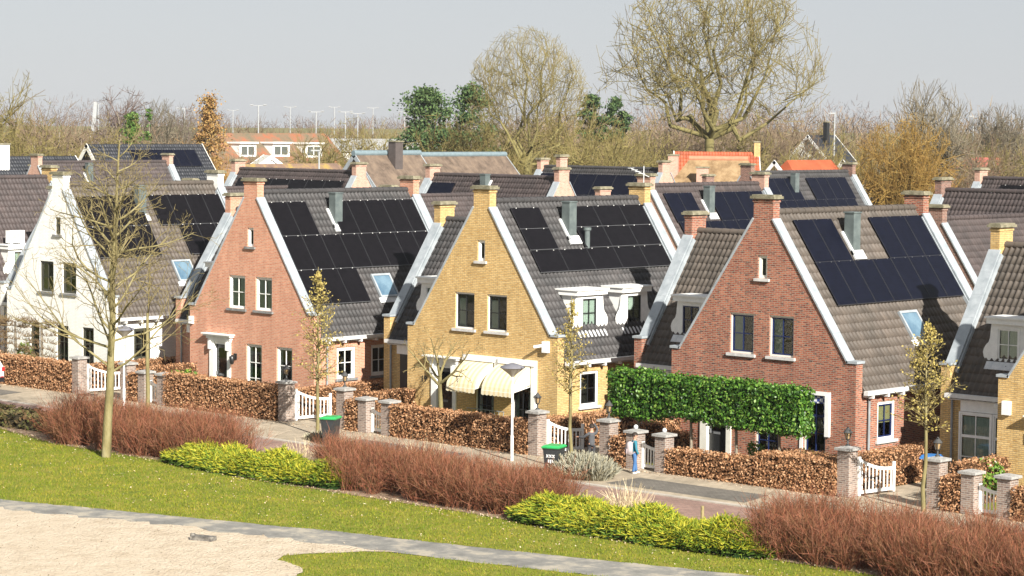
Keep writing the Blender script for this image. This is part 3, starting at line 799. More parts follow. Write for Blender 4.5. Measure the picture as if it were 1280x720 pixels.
# --- house 5: yellow, cut by the right edge of the frame
h5 = row_house("brick_house", (4 * S, 0, 0), BR_YELLOW, T_BROWN, "yellow brick house cut by the right edge of the photo, with white glazed garden doors", WHITE, WHITE, lower=LOWER_TALL, door_kind="white")

# details of single houses -------------------------------------------------
def wing_glazing(root, dark=False, m=WHITE):
    f = MB(); f.box(W, -6.68, -4.03, 2.0, 2.045, 2.42, 2.84); f.build("panel_board", m, root)
    if dark:
        d = MB(); d.box(W, -6.5, -4.03, 2.01, 2.045, 0.02, 2.415); d.build("recess_shade_sheet", BLACK, root)  # flat black sheet gives the shade of an open door recess
    else:
        for x0, x1 in ((-6.68, -5.4), (-5.38, -4.05)):
            window(root, (Y * 1.93, X, Y, Z), x0, x1, .12, 2.41, m, m, 2, 3, .02, None, (CURT, [(0.03, .97, .3, .98)]), transom=2, name="garden_door")
for hh, dk in ((h1, False), (h2, True), (h3, True), (h4, False), (h5, False)): wing_glazing(hh, dk)

# house 2: lantern by the door, box on the corner
m_ = MB(); m_.box(W, -1.02, -.86, -.05, 0, 1.75, 2.0); m_.box(W, -.98, -.9, -.22, -.05, 1.88, 1.92); m_.tube([(-.94, -.22, 1.55), (-.94, -.22, 1.6), (-.94, -.22, 1.86), (-.94, -.22, 1.95)], [.05, .09, .12, .02], 8)
m_.build("wall_lantern", BLACK, h2)
m_ = MB(); m_.box(W, -3.95, -3.72, -.12, -.002, 3.1, 3.42); m_.build("alarm_box", WHITE, h2)
# house 3: camera, alarm box, number, awnings
m_ = MB(); m_.box(W, 3.32, 3.6, -.14, -.002, 3.3, 3.72); ab = m_.build("alarm_box", WHITE, h3)
m_ = MB(); m_.tube([(3.3, -.1, 3.55), (3.1, -.35, 3.5)], .06, 8); m_.tube([(3.31, -.02, 3.6), (3.3, -.1, 3.55)], .025, 6); m_.build("security_camera", WHITE, ab)
def text_mesh(parent, body_, size, loc, rot, m, name):
    c = bpy.data.curves.new(name, 'FONT'); c.body = body_; c.size = size; c.extrude = .008; c.align_x = 'CENTER'; c.align_y = 'CENTER'
    t = bpy.data.objects.new(name, c); COL.objects.link(t)
    dg = bpy.context.evaluated_depsgraph_get(); me = bpy.data.meshes.new_from_object(t.evaluated_get(dg)); bpy.data.objects.remove(t)
    me.materials.clear(); me.materials.append(m)
    o = link(name, me, parent, loc); o.rotation_euler = rot; return o
text_mesh(h3, "19", .34, (-3.06, -.012, 1.8), (PI / 2, 0, 0), BLACK, "house_number")
AWN = None
def awning_mat():
    m, nt, b = mat("awning_stripe")
    uv = nd(nt, "ShaderNodeUVMap"); sp = nd(nt, "ShaderNodeSeparateXYZ"); nt.links.new(uv.outputs[0], sp.inputs[0])
    mu = nd(nt, "ShaderNodeMath", operation="MULTIPLY"); mu.inputs[1].default_value = 4.2; nt.links.new(sp.outputs[0], mu.inputs[0])
    fr_ = nd(nt, "ShaderNodeMath", operation="FRACT"); nt.links.new(mu.outputs[0], fr_.inputs[0])
    r = ramp(nt, [(0.0, (.66, .6, .44)), (.55, (.66, .6, .44)), (.56, (.62, .51, .29)), (1, (.62, .51, .29))]); r.color_ramp.interpolation = 'CONSTANT'
    nt.links.new(fr_.outputs[0], r.inputs[0]); nt.links.new(r.outputs[0], b.inputs["Base Color"]); b.inputs["Roughness"].default_value = .85
    return m
AWN = awning_mat()
def awning(root, x0, x1, top=2.72, out=1.0, drop=.95):
    N = 10; V = []; F = []; UV = []
    prof = []
    for i in range(9):
        t = i / 8; prof.append((-.1 - out * math.sin(t * PI / 2 * .95), top - drop * (t ** 1.35)))
    prof.append((prof[-1][0] - .01, prof[-1][1] - .13))
    mb = MB()
    nx = 24
    for j in range(nx):
        xa, xb = x0 + (x1 - x0) * j / nx, x0 + (x1 - x0) * (j + 1) / nx
        for i in range(len(prof) - 1):
            za = prof[i + 1][1] - (.04 * abs(math.sin(j * 1.05)) if i == len(prof) - 2 else 0)
            zb = prof[i + 1][1] - (.04 * abs(math.sin((j + 1) * 1.05)) if i == len(prof) - 2 else 0)
            mb.add([(xa, prof[i][0], prof[i][1]), (xb, prof[i][0], prof[i][1]), (xb, prof[i + 1][0], zb), (xa, prof[i + 1][0], za)], [(0, 1, 2, 3)], [[(xa - x0, 0), (xb - x0, 0), (xb - x0, 1), (xa - x0, 1)]], True)
    for xe in (x0, x1):
        pts = [(xe, p[0], p[1]) for p in prof[:-1]] + [(xe, -.1, prof[-2][1] + .25)]
        mb.add(pts, [tuple(range(len(pts)))], [[(.1, .1)] * len(pts)])
    o = mb.build("awning", AWN, root)
    a = MB()
    for xe in (x0 + .02, x1 - .02): a.tube([(xe, -.02, prof[-2][1] + .2), (xe, prof[-2][0] + .02, prof[-2][1] + .01)], .018, 6)
    a.tube([(x0, prof[-2][0] + .02, prof[-2][1] + .01), (x1, prof[-2][0] + .02, prof[-2][1] + .01)], .02, 6)
    a.build("awning_arm", WHITE, o)
awning(h3, -.75, .78); awning(h3, 1.12, 2.72)
m_ = MB(); m_.box(W, -.8, .84, -.18, -.002, 2.74, 2.95); m_.box(W, .845, 1.08, -.1, -.002, 2.3, 2.95); m_.box(W, 1.085, 2.98, -.18, -.002, 2.74, 2.95); m_.box(W, 2.76, 2.98, -.12, -.002, .9, 2.735); m_.build("awning_casing", WHITE, h3)
m_ = MB()
for i in range(9): m_.tube([(-.2 + i * .24, -.5, .12), (-.2 + i * .24, -.5, .95)], .012, 5)
m_.tube([(-.22, -.5, .95), (1.75, -.5, .95)], .016, 5); m_.tube([(-.22, -.5, .12), (1.75, -.5, .12)], .016, 5)
m_.build("window_railing", PIPE, h3)
SB3 = (Z * 8.853, Y, (X - Z * SLOPE) / SN, (X * SLOPE + Z) / SN)
p = Vector((1.33, 4.62, 8.853 - SLOPE * 1.33)); m_ = MB(); m_.tube([p + Vector((0, 0, -.2)), p + Vector((0, 0, .75))], .11, 10); m_.tube([p + Vector((0, 0, .75)), p + Vector((0, 0, .86))], .16, 10)
m_.build("roof_vent_pipe", DZINC, h3)
# aerial on the rear chimney of house 3
m_ = MB(); m_.tube([(-.1, 9.7, 9.0), (-.1, 9.7, 10.15)], .02, 6); m_.tube([(-.75, 9.62, 10.05), (.15, 9.75, 9.7)], .018, 6)
for i in range(4): m_.tube([(-.75 + i * .18, 9.45 + i * .01, 10.05 - i * .07), (-.75 + i * .18, 9.85 + i * .01, 10.05 - i * .07)], .012, 5)
m_.tube([(-.5, 9.7, 9.3), (.1, 9.7, 9.3)], .015, 5); m_.build("tv_aerial", LEAD, h3)
# house 4: white surround of the tall window, check valance
m_ = MB()
m_.box(W, 1.72, 2.98, -.06, -.002, 2.73, 2.86); m_.box(W, 2.8, 2.98, -.1, -.002, 1.35, 2.729); m_.box(W, 1.72, 1.85, -.04, -.002, .1, 2.729); m_.build("window_surround", WHITE, h4)
CHECK = None
def check_mat():
    m, nt, b = mat("check_valance"); tc = nd(nt, "ShaderNodeTexCoord"); c = nd(nt, "ShaderNodeTexChecker"); c.inputs["Scale"].default_value = 8
    c.inputs["Color1"].default_value = (.03, .06, .25, 1); c.inputs["Color2"].default_value = (.75, .76, .78, 1)
    nt.links.new(tc.outputs["Object"], c.inputs["Vector"]); nt.links.new(c.outputs["Color"], b.inputs["Base Color"]); return m
m_ = MB(); m_.box(W, 1.9, 2.74, .04, .058, 2.45, 2.7); m_.box(W, 2.66, 2.76, .04, .058, 1.6, 2.45); m_.build("check_valance", check_mat(), h4)
# house 5: alarm box
m_ = MB(); m_.box(W, -3.78, -3.5, -.13, -.002, 2.72, 3.16); m_.build("alarm_box", WHITE, h5)
# small ball lamp fixed on the wing roofs
# air conditioner on the flat dormer roof of house 0
ac = empty("air_conditioner", (-S + 2.95, 5.1, 5.585), 0, "white outdoor air conditioner on the flat dormer roof at the left edge", "air conditioner")
m_ = MB(); m_.box(W, -.18, .18, -.45, .45, .06, .68); m_.box(W, -.15, .15, -.35, -.25, 0, .06); m_.box(W, -.15, .15, .25, .35, 0, .06); m_.build("casing", WHITE, ac)
m_ = MB()
for r_ in (.09, .16, .23):
    n = 20
    m_.tube([(.19, -.08 + r_ * math.cos(2 * PI * i / n), .37 + r_ * math.sin(2 * PI * i / n)) for i in range(n + 1)], .012, 4, False)
m_.tube([(.182, -.08, .37), (.192, -.08, .37)], [.25, .25], 20); m_.build("fan_grille", plain("fan_grey", (.35, .36, .37)), ac)

# ------------------------------------------------------------------ houses behind
def rot_basis(origin, rz):
    c, s = math.cos(rz), math.sin(rz)
    return Vector((c, s, 0)), Vector((-s, c, 0))
# second street: same type of house, ridge running away from the street
def back_house(origin, wall, roofm, label, pan=True, L=9.52, vent=True, pm=PNAVY, wing=True, cells=None):
    root = empty("brick_house", origin, 0, label, "house", "gabled houses of the second street")
    fr, zr = body(root, W, .36, wall, roofm, L=L, ns=4)
    window(root, (X * 4.0, Y, -X, Z), 1.3, 2.3, 1.2, 2.5, WHITE, WHITE, 2, 2, -.02, None)
    if cells: solar(root, fr[1], cells, pm)
    if vent: vent_stack(root, fr[1], 4.08, .85 * SN)
    if wing:
        WB = (Vector((-7.5, 5.34, 0)), -Y, X, Z)
        body(root, WB, .36, wall, roofm, half=3.29, L=6.7, inner=2.92, hb=7.6, ztop=8.56, rear=False, ns=4, chim=(True, False), gut=(False, False))
    return root
cols2 = grid([0, 1], 0, 1.1, 1.0, 1.7, .3 * SN) + grid([3, 4, 5, 6], 0, 1.1, 1.2, 1.7, .3 * SN) + grid(range(7), 1, 1.12, 1.1, 1.7, .3 * SN)
back_house((14.4, 24.5, 0), BR_PINK, T_PURPLE, "purple tiled house with panels and a grey vent, behind the awning house", cells=cols2)
cols3 = grid([0, 1, 2], 0, 1.1, 1.2, 1.7, .3 * SN) + grid([4, 5, 6, 7], 0, 1.1, 1.4, 1.7, .3 * SN) + grid(range(8), 1, 1.1, 1.2, 1.7, .3 * SN)
back_house((-3.9, 56.2, 0), BR_BROWN, T_GREY, "dark roofed house full of panels below the orange roof", L=11.4, cells=cols3)
back_house((-49.6, 34.3, 0), BR_PINK, T_PURPLE, "purple tiled house behind the white house, with a row of low panels", L=12, cells=grid(range(3), 0, 1.7, 2.0, 1.0, 2.45 * SN) + grid(range(3), 0, 1.7, 6.2, 1.0, 2.45 * SN))
# houses with the ridge parallel to the street: gable to the right
def cross_house(x_right, ymid, L, wall, roofm, label, cells=(), pm=PNAVY, wing=False, extra_top=False, vent=None, wcells=(), wroof=None):
    root = empty("brick_house", (x_right, ymid, 0), PI / 2, label, "house", "gabled houses of the second street")
    fr, zr = body(root, W, .36, wall, roofm, L=L, ns=4)
    # the slope towards the camera is the minus side
    if cells: solar(root, fr[-1], list(cells), pm)
    if vent: vent_stack(root, fr[-1], vent, .5 * SN, h=.8)
    window(root, (X * 4.0, Y, -X, Z), 2, 3, 1.2, 2.5, WHITE, WHITE, 2, 2, -.02, None)
    if extra_top:
        chimney(root, W, -.3, .3, .04, .33, 9.48, 10.15, wall)
    if wing:
        # wing towards the camera: local -x; ridge along -x
        WB = (Vector((-8.6, L / 2, 0)), -Y, X, Z)
        wf, _ = body(root, WB, .36, wall, wroof or roofm, half=3.29, L=8.0, inner=2.92, hb=7.6, ztop=8.45, rear=False, ns=4, chim=(True, False), gut=(False, False))
        if wcells: solar(root, wf[-1], list(wcells), pm)
    return root
cross_house(-15.2, 33.3, 11.5, BR_PINK, T_PURPLE, "house with a row of panels and a pink gable behind the orange brick house", grid(range(6), 0, 1.62, .9, 1.0, .42 * SN) + grid(range(6), 1, 1.62, .9, 1.0, .42 * SN) + grid(range(6), 2, 1.62, .9, 1.0, .42 * SN), PBLACK, True)
cross_house(1.2, 33.3, 10.5, BR_PINK, T_PURPLE, "house with a tall pink brick chimney and one small panel block at its left", grid(range(1), 0, 1.9, 8.0, 2.2, .35 * SN), PNAVY, True, True, vent=5.6, wcells=grid(range(3), 0, 1.1, .6, 1.7, .5 * SN))
cross_house(-13.6, 60.0, 11.5, BR_PINK, T_GREY, "house covered by two rows of navy panels left of the golden thatched roof", grid(range(6), 0, 1.75, .5, 1.7, .36 * SN) + grid(range(6), 1, 1.75, .5, 1.7, .36 * SN) + grid(range(6), 2, 1.75, .5, 1.0, .36 * SN))
cross_house(37.4, 32.0, 10.8, BR_BROWN, T_PURPLE, "tiled house with a long plain roof above the yellow corner house at the right edge", (), PNAVY, True, wroof=T_PURPLE)
cross_house(23.5, 58.0, 11.3, BR_PINK, T_PURPLE, "farther house with black panels below the orange roof corner at the right edge", grid(range(5), 0, 1.7, 1.0, 1.7, .3 * SN), PBLACK)
# dark brick gable with a chimney in front of the orange roof
def simple_chimney(x, y, z0, z1, wall, label, w_=.84, d_=.4):
    o = empty("chimney", (x, y, 0), 0, label, "chimney")
    B = W
    mb = MB(); mb.box(B, -w_ / 2, w_ / 2, -d_ / 2, d_ / 2, z0, z1 - .12); mb.build("stack", wall, o)
    c = MB(); c.box(B, -w_ / 2 - .1, w_ / 2 + .1, -d_ / 2 - .1, d_ / 2 + .1, z1 - .12, z1); c.build("chimney_cap", CAPST, o)

# plain far houses: ridge between two points
def far_house(name, a, b, half, eave, wall, roofm, label, over=.4, barge=None, hip=0.0, ridgecap=None, chim=(), dorm=(), thick=.12, cat="house", tiles=False, gable_dark=False):
    a = Vector(a); b = Vector(b); d = Vector((b.x - a.x, b.y - a.y, 0)); L = d.length; d.normalize(); n = Vector((d.y, -d.x, 0))
    mid = (a + b) / 2; zr = (a.z + b.z) / 2
    root = empty(name, (a.x, a.y, 0), math.atan2(d.y, d.x), label, cat)
    # local: x along the ridge, -y to the right-hand (visible) side
    def R_(m): return m
    rise = zr - eave
    wl = MB()
    B = (Vector((0, 0, 0)), Y, X, Z)
    hw = half - over
    ze = eave + rise * over / half - .15
    if hip == 0:
        wl.slab((X * over, Y, X, Z), [(-hw, 0), (hw, 0), (hw, ze), (0, zr - .2), (-hw, ze)], [], .2)
        wl.slab((X * (L - over - .2), Y, X, Z), [(-hw, 0), (hw, 0), (hw, ze), (0, zr - .2), (-hw, ze)], [], .2)
    else:
        wl.box(W, over, over + .2, -hw, hw, 0, ze - .1); wl.box(W, L - over - .2, L - over, -hw, hw, 0, ze - .1)
    wl.box(W, over + .2, L - over - .2, -hw, -hw + .2, 0, ze - .1); wl.box(W, over + .2, L - over - .2, hw - .2, hw, 0, ze - .1)
    wl.build("wall", wall, root)
    rf = MB(); t = thick
    h = hip * half
    top = [(h, 0, zr), (L - h, 0, zr)]
    low = [(0, -half, eave), (L, -half, eave), (L, half, eave), (0, half, eave)]
    V = top + low + [(x, y, z - t) for x, y, z in top + low]
    F = [(0, 1, 3, 2), (1, 0, 5, 4), (6, 7, 9, 8), (7, 6, 11, 10), (2, 3, 9, 8), (4, 5, 11, 10)]
    if hip > 0: F += [(0, 2, 5), (1, 3, 4), (2, 5, 11, 8), (3, 4, 10, 9)]
    else: F += [(0, 2, 8, 6), (0, 5, 11, 6), (1, 3, 9, 7), (1, 4, 10, 7)]
    if tiles:
        sl_ = math.hypot(half, rise)
        for sg in (-1, 1):
            SB = (Z * zr, X, (Y * (sg * half) - Z * rise) / sl_, (Y * (sg * rise) + Z * half) / sl_)
            link("tile_roof", tile_mesh("tile_roof", SB, 0, L, .05, sl_, roofm, .24, .36, 5, .045), root)
        rf.add([Vector(v) - Z * .06 for v in V], F); rf.build("roof", roofm, root)
    else:
        rf.add(V, F); rf.build("roof", roofm, root)
    if ridgecap:
        r = MB(); r.tube([(h - .1, 0, zr - .02), (L - h + .1, 0, zr - .02)], .22, 8); r.build("ridge_cap", ridgecap, root)
    if barge:
        for xx in (-.06, L + .0):
            bm = MB()
            for sg in (-1, 1):
                s_ = math.hypot(half, rise); BB = (Vector((xx, 0, zr)), X, (Y * (sg * half) - Z * rise) / s_, (Y * (sg * rise) + Z * half) / s_)
                bm.box(BB, 0, .06, 0, s_, -.28, .03)
            bm.build("bargeboard", barge, root)
    for (cx, cy, w_, d_, z0, z1, m) in chim:
        c = MB(); c.box(W, cx - w_ / 2, cx + w_ / 2, cy - d_ / 2, cy + d_ / 2, z0, z1 - .1); co_ = c.build("chimney", m, root)
        c = MB(); c.box(W, cx - w_ / 2 - .07, cx + w_ / 2 + .07, cy - d_ / 2 - .07, cy + d_ / 2 + .07, z1 - .1, z1); c.build("chimney_cap", CAPST, co_)
    for (cx, wd, z0, z1) in dorm:
        y1 = -half * (zr - z0) / rise; y2 = -half * (zr - z1) / rise
        f = MB(); f.slab((Vector((0, y1 - .05, 0)), X, Y, Z), [(cx - wd / 2, z0), (cx + wd / 2, z0), (cx + wd / 2, z1), (cx - wd / 2, z1)], [(cx - wd / 2 + .25, cx + wd / 2 - .25, z0 + .2, z1 - .3)], .12)
        for xx in (cx - wd / 2, cx + wd / 2 - .1):
            pts = [(x_, yy, zz) for x_ in (xx, xx + .1) for yy, zz in ((y1 + .071, z0), (y2 + .2, z1), (y1 + .071, z1))]
            f.add(pts, [(0, 1, 2), (3, 4, 5), (0, 1, 4, 3), (0, 2, 5, 3)])
        do = f.build("dormer", WHITE, root)
        f = MB(); f.box(W, cx - wd / 2 - .15, cx + wd / 2 + .15, y1 - .3, y2 + .4, z1 + .001, z1 + .18); f.build("dormer_roof", WHITE, do)
        g = MB(); g.box(W, cx - wd / 2 + .2, cx + wd / 2 - .2, y1 + .02, y1 + .04, z0 + .15, z1 - .25); g.build("pane", plain("far_glass", (.1, .11, .1), .15, .6), do)
        g = MB(); g.box(W, cx - .05, cx + .05, y1 - .03, y1 + .019, z0 + .2, z1 - .3); g.build("glazing_bar", WHITE, do)
    return root
DIRR = Vector((.686, .728, 0))
far_house("thatched_house", (-36.6, 52.7, 9.65), (-36.6, 59.2, 9.65), 5.2, 4.2, plain("dark_timber", (.07, .06, .05)), THATCH, "thatched house with a dark chimney and blue ridge, left of the pair", .9, ZINC, 0, RIDGECAP, [(3.4, -.75, .75, .75, 7.4, 10.55, plain("slate_chimney", (.09, .075, .07)))], thick=.35, tiles=False)
far_house("thatched_house", (-40.6, 62.7, 9.45), (-40.6, 72.6, 9.45), 5.4, 4.2, plain("dark_timber", (.07, .06, .05)), THATCH, "thatched house with a long plain blue ridge, right of the pair", .9, ZINC, 0, RIDGECAP, [], thick=.35)
far_house("thatched_house", (-30.6, 78.6, 9.3), (-21.8, 84.4, 9.3), 5.6, 4.8, plain("cream_wall", (.62, .6, .53)), THATCHG, "golden thatched house with hipped ends in front of the big bare tree", .5, None, .55, plain("terracotta_ridge", (.45, .2, .12)), [(1.9, -1.2, .75, .75, 6.6, 9.6, BR_PINK), (4.3, -2.6, .9, .6, 6.0, 8.7, BR_PINK)], thick=.4)
far_house("orange_roof_house", (-34.6, 86.3, 9.75), (-29.6, 91.0, 9.75), 4.2, 4.4, BR_PINK, T_ORANGE, "orange tiled house with white gable boards behind the golden thatch", .3, WHITE, 0, None, [(6.7, -.1, .5, .5, 9.2, 10.6, BR_YELLOW)], tiles=True)
far_house("orange_roof_house", (-29.5, 93.0, 9.05), (-29.5, 102.5, 9.05), 4.8, 4.2, BR_PINK, T_ORANGE, "bright orange tiled roof beside the golden bush", .3, WHITE, .35, None, [], tiles=False)
far_house("tiled_house", (-62.8, 48.7, 10.0), (-62.8, 60.2, 10.0), 5.3, 3.6, plain("brown_wall", (.2, .15, .11)), T_BLACK, "large black tiled house with white gable boards and a strip of panels", .35, OFFW, 0, None, [], tiles=True)
def far_panels(root_loc, rz, zr, half, rise, cells, m):
    root = [o for o in COL.objects if o.get("label", "").startswith("large black tiled house")][0]
    s_ = math.hypot(half, rise); SB = (Z * zr, X, (Y * (-half) - Z * rise) / s_, (Y * (-rise) + Z * half) / s_)
    solar(root, SB, cells, m)
far_panels(None, 0, 10.0, 5.3, 6.4, [(3.6 + i * 1.12, 4.7 + i * 1.12, .7, 2.4) for i in range(6)], PNAVY)
far_house("tiled_house", (-58.8, 36.0, 9.15), (-58.8, 44.6, 9.15), 4.6, 4.3, plain("white_wall", (.75, .74, .7)), T_BLACK, "dark tiled house with a white chimney block at the far left edge", .3, WHITE, 0, None, [(1.2, -.6, 1.6, .8, 7.6, 10.1, plain("white_wall", (.75, .74, .7)))], tiles=True)
far_house("tiled_house", (-109.7, 98.0, 10.6), (-109.7, 116.5, 10.6), 5.4, 6.2, plain("brown_wall", (.2, .15, .11)), T_MOSSY, "long mossy red roof with a row of small white dormers", .3, None, 0, None, [], [(4.6, 2.3, 8.1, 9.5), (9.3, 2.4, 8.1, 9.5), (13.9, 2.4, 8.0, 9.45)])
far_house("tiled_house", (-73.2, 70.5, 8.1), (-73.2, 85.0, 8.1), 4.2, 4.6, BR_PINK, T_LICHEN, "low house with a yellow lichen roof in front of the mossy roof", .3, None, 0, None, [])
far_house("tiled_house", (-82.0, 83.5, 8.75), (-77.5, 80.5, 8.75), 1.9, 7.4, WHITE, OFFW, "small white gable between the mossy roof and the yellow lichen roof", .1, WHITE, 0, None, [])
far_house("tiled_house", (-122, 118, 10.0), (-106, 132, 10.0), 5.0, 8.6, plain("white_wall", (.75, .74, .7)), plain("flat_grey_roof", (.35, .35, .34)), "long white building half hidden behind olive shrubs", .2, None, 0, None, [])
far_house("tiled_house", (-68.9, 151.0, 10.9), (-68.9, 156.0, 10.9), 3.6, 7.4, plain("cream_wall", (.62, .6, .53)), T_BLACK, "far house with a steep black roof left of a tall mast", .3, WHITE, 0, None, [(2.0, -1.0, .5, .5, 9.6, 12.4, BLACK)])
far_house("tiled_house", (-55.5, 151.8, 8.7), (-48.6, 158.2, 8.7), 4.0, 5.4, BR_PINK, plain("red_roof", (.36, .1, .08)), "far low house with a dull red roof behind the golden bush", .3, None, 0, None, [])
far_house("orange_roof_house", (2.5, 87.0, 8.6), (11, 95, 8.6), 4.6, 4.2, BR_PINK, T_ORANGE, "orange tiled roof corner at the right edge behind dark panels", .3, WHITE, 0, None, [])
far_house("tiled_house", (-4.5, 93.5, 8.4), (3.5, 101.0, 8.4), 4.4, 4.6, BR_BROWN, T_GREY, "grey brown roof with a white gable board near the right edge", .3, WHITE, 0, None, [])
far_house("tiled_house", (-36.0, 190, 12.4), (-20.0, 205.5, 12.4), 5.0, 9.0, BR_PINK, plain("flat_brown_roof", (.2, .12, .09)), "far brown building with a row of white windows at the right edge", .2, None, 0, None, [], [(3.0, 2.0, 9.6, 11.2), (6.5, 2.0, 9.6, 11.2), (10.0, 2.0, 9.6, 11.2)])

# ------------------------------------------------------------------ fence line: posts, gates, hedges
def make_post(name, loc, h, label, finial, w_=.46, wall=BR_POST):
    r = empty(name, loc, 0, label, "gate post", "brick gate posts along the street")
    m_ = MB(); a = w_ / 2; m_.box(W, -a, a, -a, a, 0, h - .1); m_.build("shaft", wall, r)
    c = MB(); c.box(W, -a - .08, a + .08, -a - .08, a + .08, h - .1, h - .02)
    c.add([(-a - .07, -a - .07, h - .02), (a + .07, -a - .07, h - .02), (a + .07, a + .07, h - .02), (-a - .07, a + .07, h - .02), (0, 0, h + .05)], [(0, 1, 4), (1, 2, 4), (2, 3, 4), (3, 0, 4)])
    c.build("cap_stone", STONE, r)
    if finial == "ball":
        b = MB(); b.tube([(0, 0, h + .02), (0, 0, h + .06), (0, 0, h + .1), (0, 0, h + .15), (0, 0, h + .18)], [.05, .075, .085, .065, .02], 10); b.build("stone_ball", LEAD, r)
    if finial == "lantern":
        b = MB(); b.tube([(0, 0, h), (0, 0, h + .06), (0, 0, h + .1), (0, 0, h + .22)], [.1, .08, .03, .03], 8)
        b.tube([(0, 0, h + .22), (0, 0, h + .25)], [.06, .08], 8); b.tube([(0, 0, h + .46), (0, 0, h + .5), (0, 0, h + .58), (0, 0, h + .64)], [.16, .13, .06, .02], 8)
        for i in range(6):
            an = PI * i / 3; b.tube([(.075 * math.cos(an), .075 * math.sin(an), h + .25), (.125 * math.cos(an), .125 * math.sin(an), h + .46)], .012, 4)
        b.build("lantern", plain("lantern_grey", (.06, .06, .058), .5), r)
        g = MB(); g.tube([(0, 0, h + .26), (0, 0, h + .455)], [.06, .1], 8); g.build("lantern_glass", plain("lantern_glass", (.35, .24, .12), .2, .5), r)
    return r
def gate(loc, rz, width, h0, h1, label, m=WHITE, n=9):
    """top rail swoops from h0 at the hinge to h1"""
    r = empty("garden_gate", loc, rz, label, "gate", "white picket gates along the street")
    f = MB(); f.box(W, 0, .09, -.035, .035, .04, h0); f.box(W, width - .09, width, -.035, .035, .04, h1 + .1)
    f.box(W, .09, width - .09, -.025, .025, .1, .2)
    N = 10
    for i in range(N):
        t0, t1 = i / N, (i + 1) / N
        za = h1 + (h0 - h1) * (1 - t0) ** 2.2 - .06; zb = h1 + (h0 - h1) * (1 - t1) ** 2.2 - .06
        xa, xb = .09 + (width - .18) * t0, .09 + (width - .18) * t1
        f.add([(xa, -.025, za - .1), (xb, -.025, zb - .1), (xb, .025, zb - .1), (xa, .025, za - .1), (xa, -.025, za), (xb, -.025, zb), (xb, .025, zb), (xa, .025, za)], [(0, 1, 2, 3), (4, 5, 6, 7), (0, 1, 5, 4), (3, 2, 6, 7)])
    f.build("gate_frame", m, r)
    p = MB()
    for i in range(n):
        t = (i + .5) / n; x = .09 + (width - .18) * t; z = h1 + (h0 - h1) * (1 - t) ** 2.2 - .1
        p.box(W, x - .022, x + .022, -.015, .015, .2, z)
    p.build("pickets", m, r)
    return r

BEECH = island_mat("beech_leaves", [(.18, .085, .038), (.36, .18, .085), (.48, .26, .135), (.56, .35, .2), (.27, .13, .055)], .75, .2, .15)
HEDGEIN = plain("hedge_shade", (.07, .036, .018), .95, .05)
rngH = np.random.default_rng(11)
def box_points(x0, x1, y0, y1, z0, z1, dens, rng, r=.1, bottom=False):
    P = []; N = []
    def add(n, fx, fy, fz, nn):
        u = rng.random(n); v = rng.random(n)
        P.append(np.stack([fx(u, v), fy(u, v), fz(u, v)], 1)); N.append(np.tile(nn, (n, 1)))
    lx, ly, lz = x1 - x0, y1 - y0, z1 - z0
    add(int(lx * lz * dens), lambda u, v: x0 + u * lx, lambda u, v: np.full_like(u, y0), lambda u, v: z0 + v * lz, (0, -1., 0))
    add(int(lx * lz * dens * .5), lambda u, v: x0 + u * lx, lambda u, v: np.full_like(u, y1), lambda u, v: z0 + v * lz, (0, 1., 0))
    add(int(ly * lz * dens), lambda u, v: np.full_like(u, x1), lambda u, v: y0 + u * ly, lambda u, v: z0 + v * lz, (1., 0, 0))
    add(int(ly * lz * dens), lambda u, v: np.full_like(u, x0), lambda u, v: y0 + u * ly, lambda u, v: z0 + v * lz, (-1., 0, 0))
    add(int(lx * ly * dens), lambda u, v: x0 + u * lx, lambda u, v: y0 + v * ly, lambda u, v: np.full_like(u, z1), (0, 0, 1.))
    if bottom: add(int(lx * ly * dens), lambda u, v: x0 + u * lx, lambda u, v: y0 + v * ly, lambda u, v: np.full_like(u, z0), (0, 0, -1.))
    P = np.concatenate(P); N = np.concatenate(N)
    # uneven surface
    k = np.sin(P[:, 0] * 3.1 + P[:, 2] * 2.3) * .5 + np.sin(P[:, 0] * 7.7 + P[:, 1] * 5 + 1) * .5
    P = P + N * (k * .022 + rng.normal(size=len(P)) * .028)[:, None]
    # rounded edges
    return P, N
def hedge(name, x0, x1, y0, y1, z1, label, lm=BEECH, z0=0.0, dens=380, leaf=.045, inner=HEDGEIN, cat="hedge", group="brown beech hedges", parent=None, bottom=False, rough=0.0):
    P, N = box_points(x0, x1, y0, y1, z0, z1, dens, rngH, bottom=bottom)
    if rough: P = P + N * (np.abs(rngH.normal(size=len(P))) * rough + .05 * np.sin(P[:, 0] * 4.3 + P[:, 2] * 3.7) * np.sin(P[:, 0] * 1.7 + 2))[:, None]
    V, F = leaves(P, leaf, rngH, N, .75)
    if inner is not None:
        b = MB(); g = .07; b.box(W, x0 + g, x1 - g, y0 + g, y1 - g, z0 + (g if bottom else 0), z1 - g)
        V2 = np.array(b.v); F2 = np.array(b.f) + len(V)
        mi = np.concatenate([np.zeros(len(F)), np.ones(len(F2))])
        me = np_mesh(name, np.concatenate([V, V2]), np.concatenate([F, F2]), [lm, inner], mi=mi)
    else: me = np_mesh(name, V, F, lm)
    o = link(name, me, parent)
    if parent is None: tag(o, label, cat, group)
    return o
LOT = {0: "the white house", 1: "the orange brick house", 2: "the awning house", 3: "the red brown house", 4: "the rightmost house", -1: "the leftmost house"}
HT = {-1: 1.3, 0: 1.3, 1: 1.38, 2: 1.2, 3: .86, 4: 1.0}
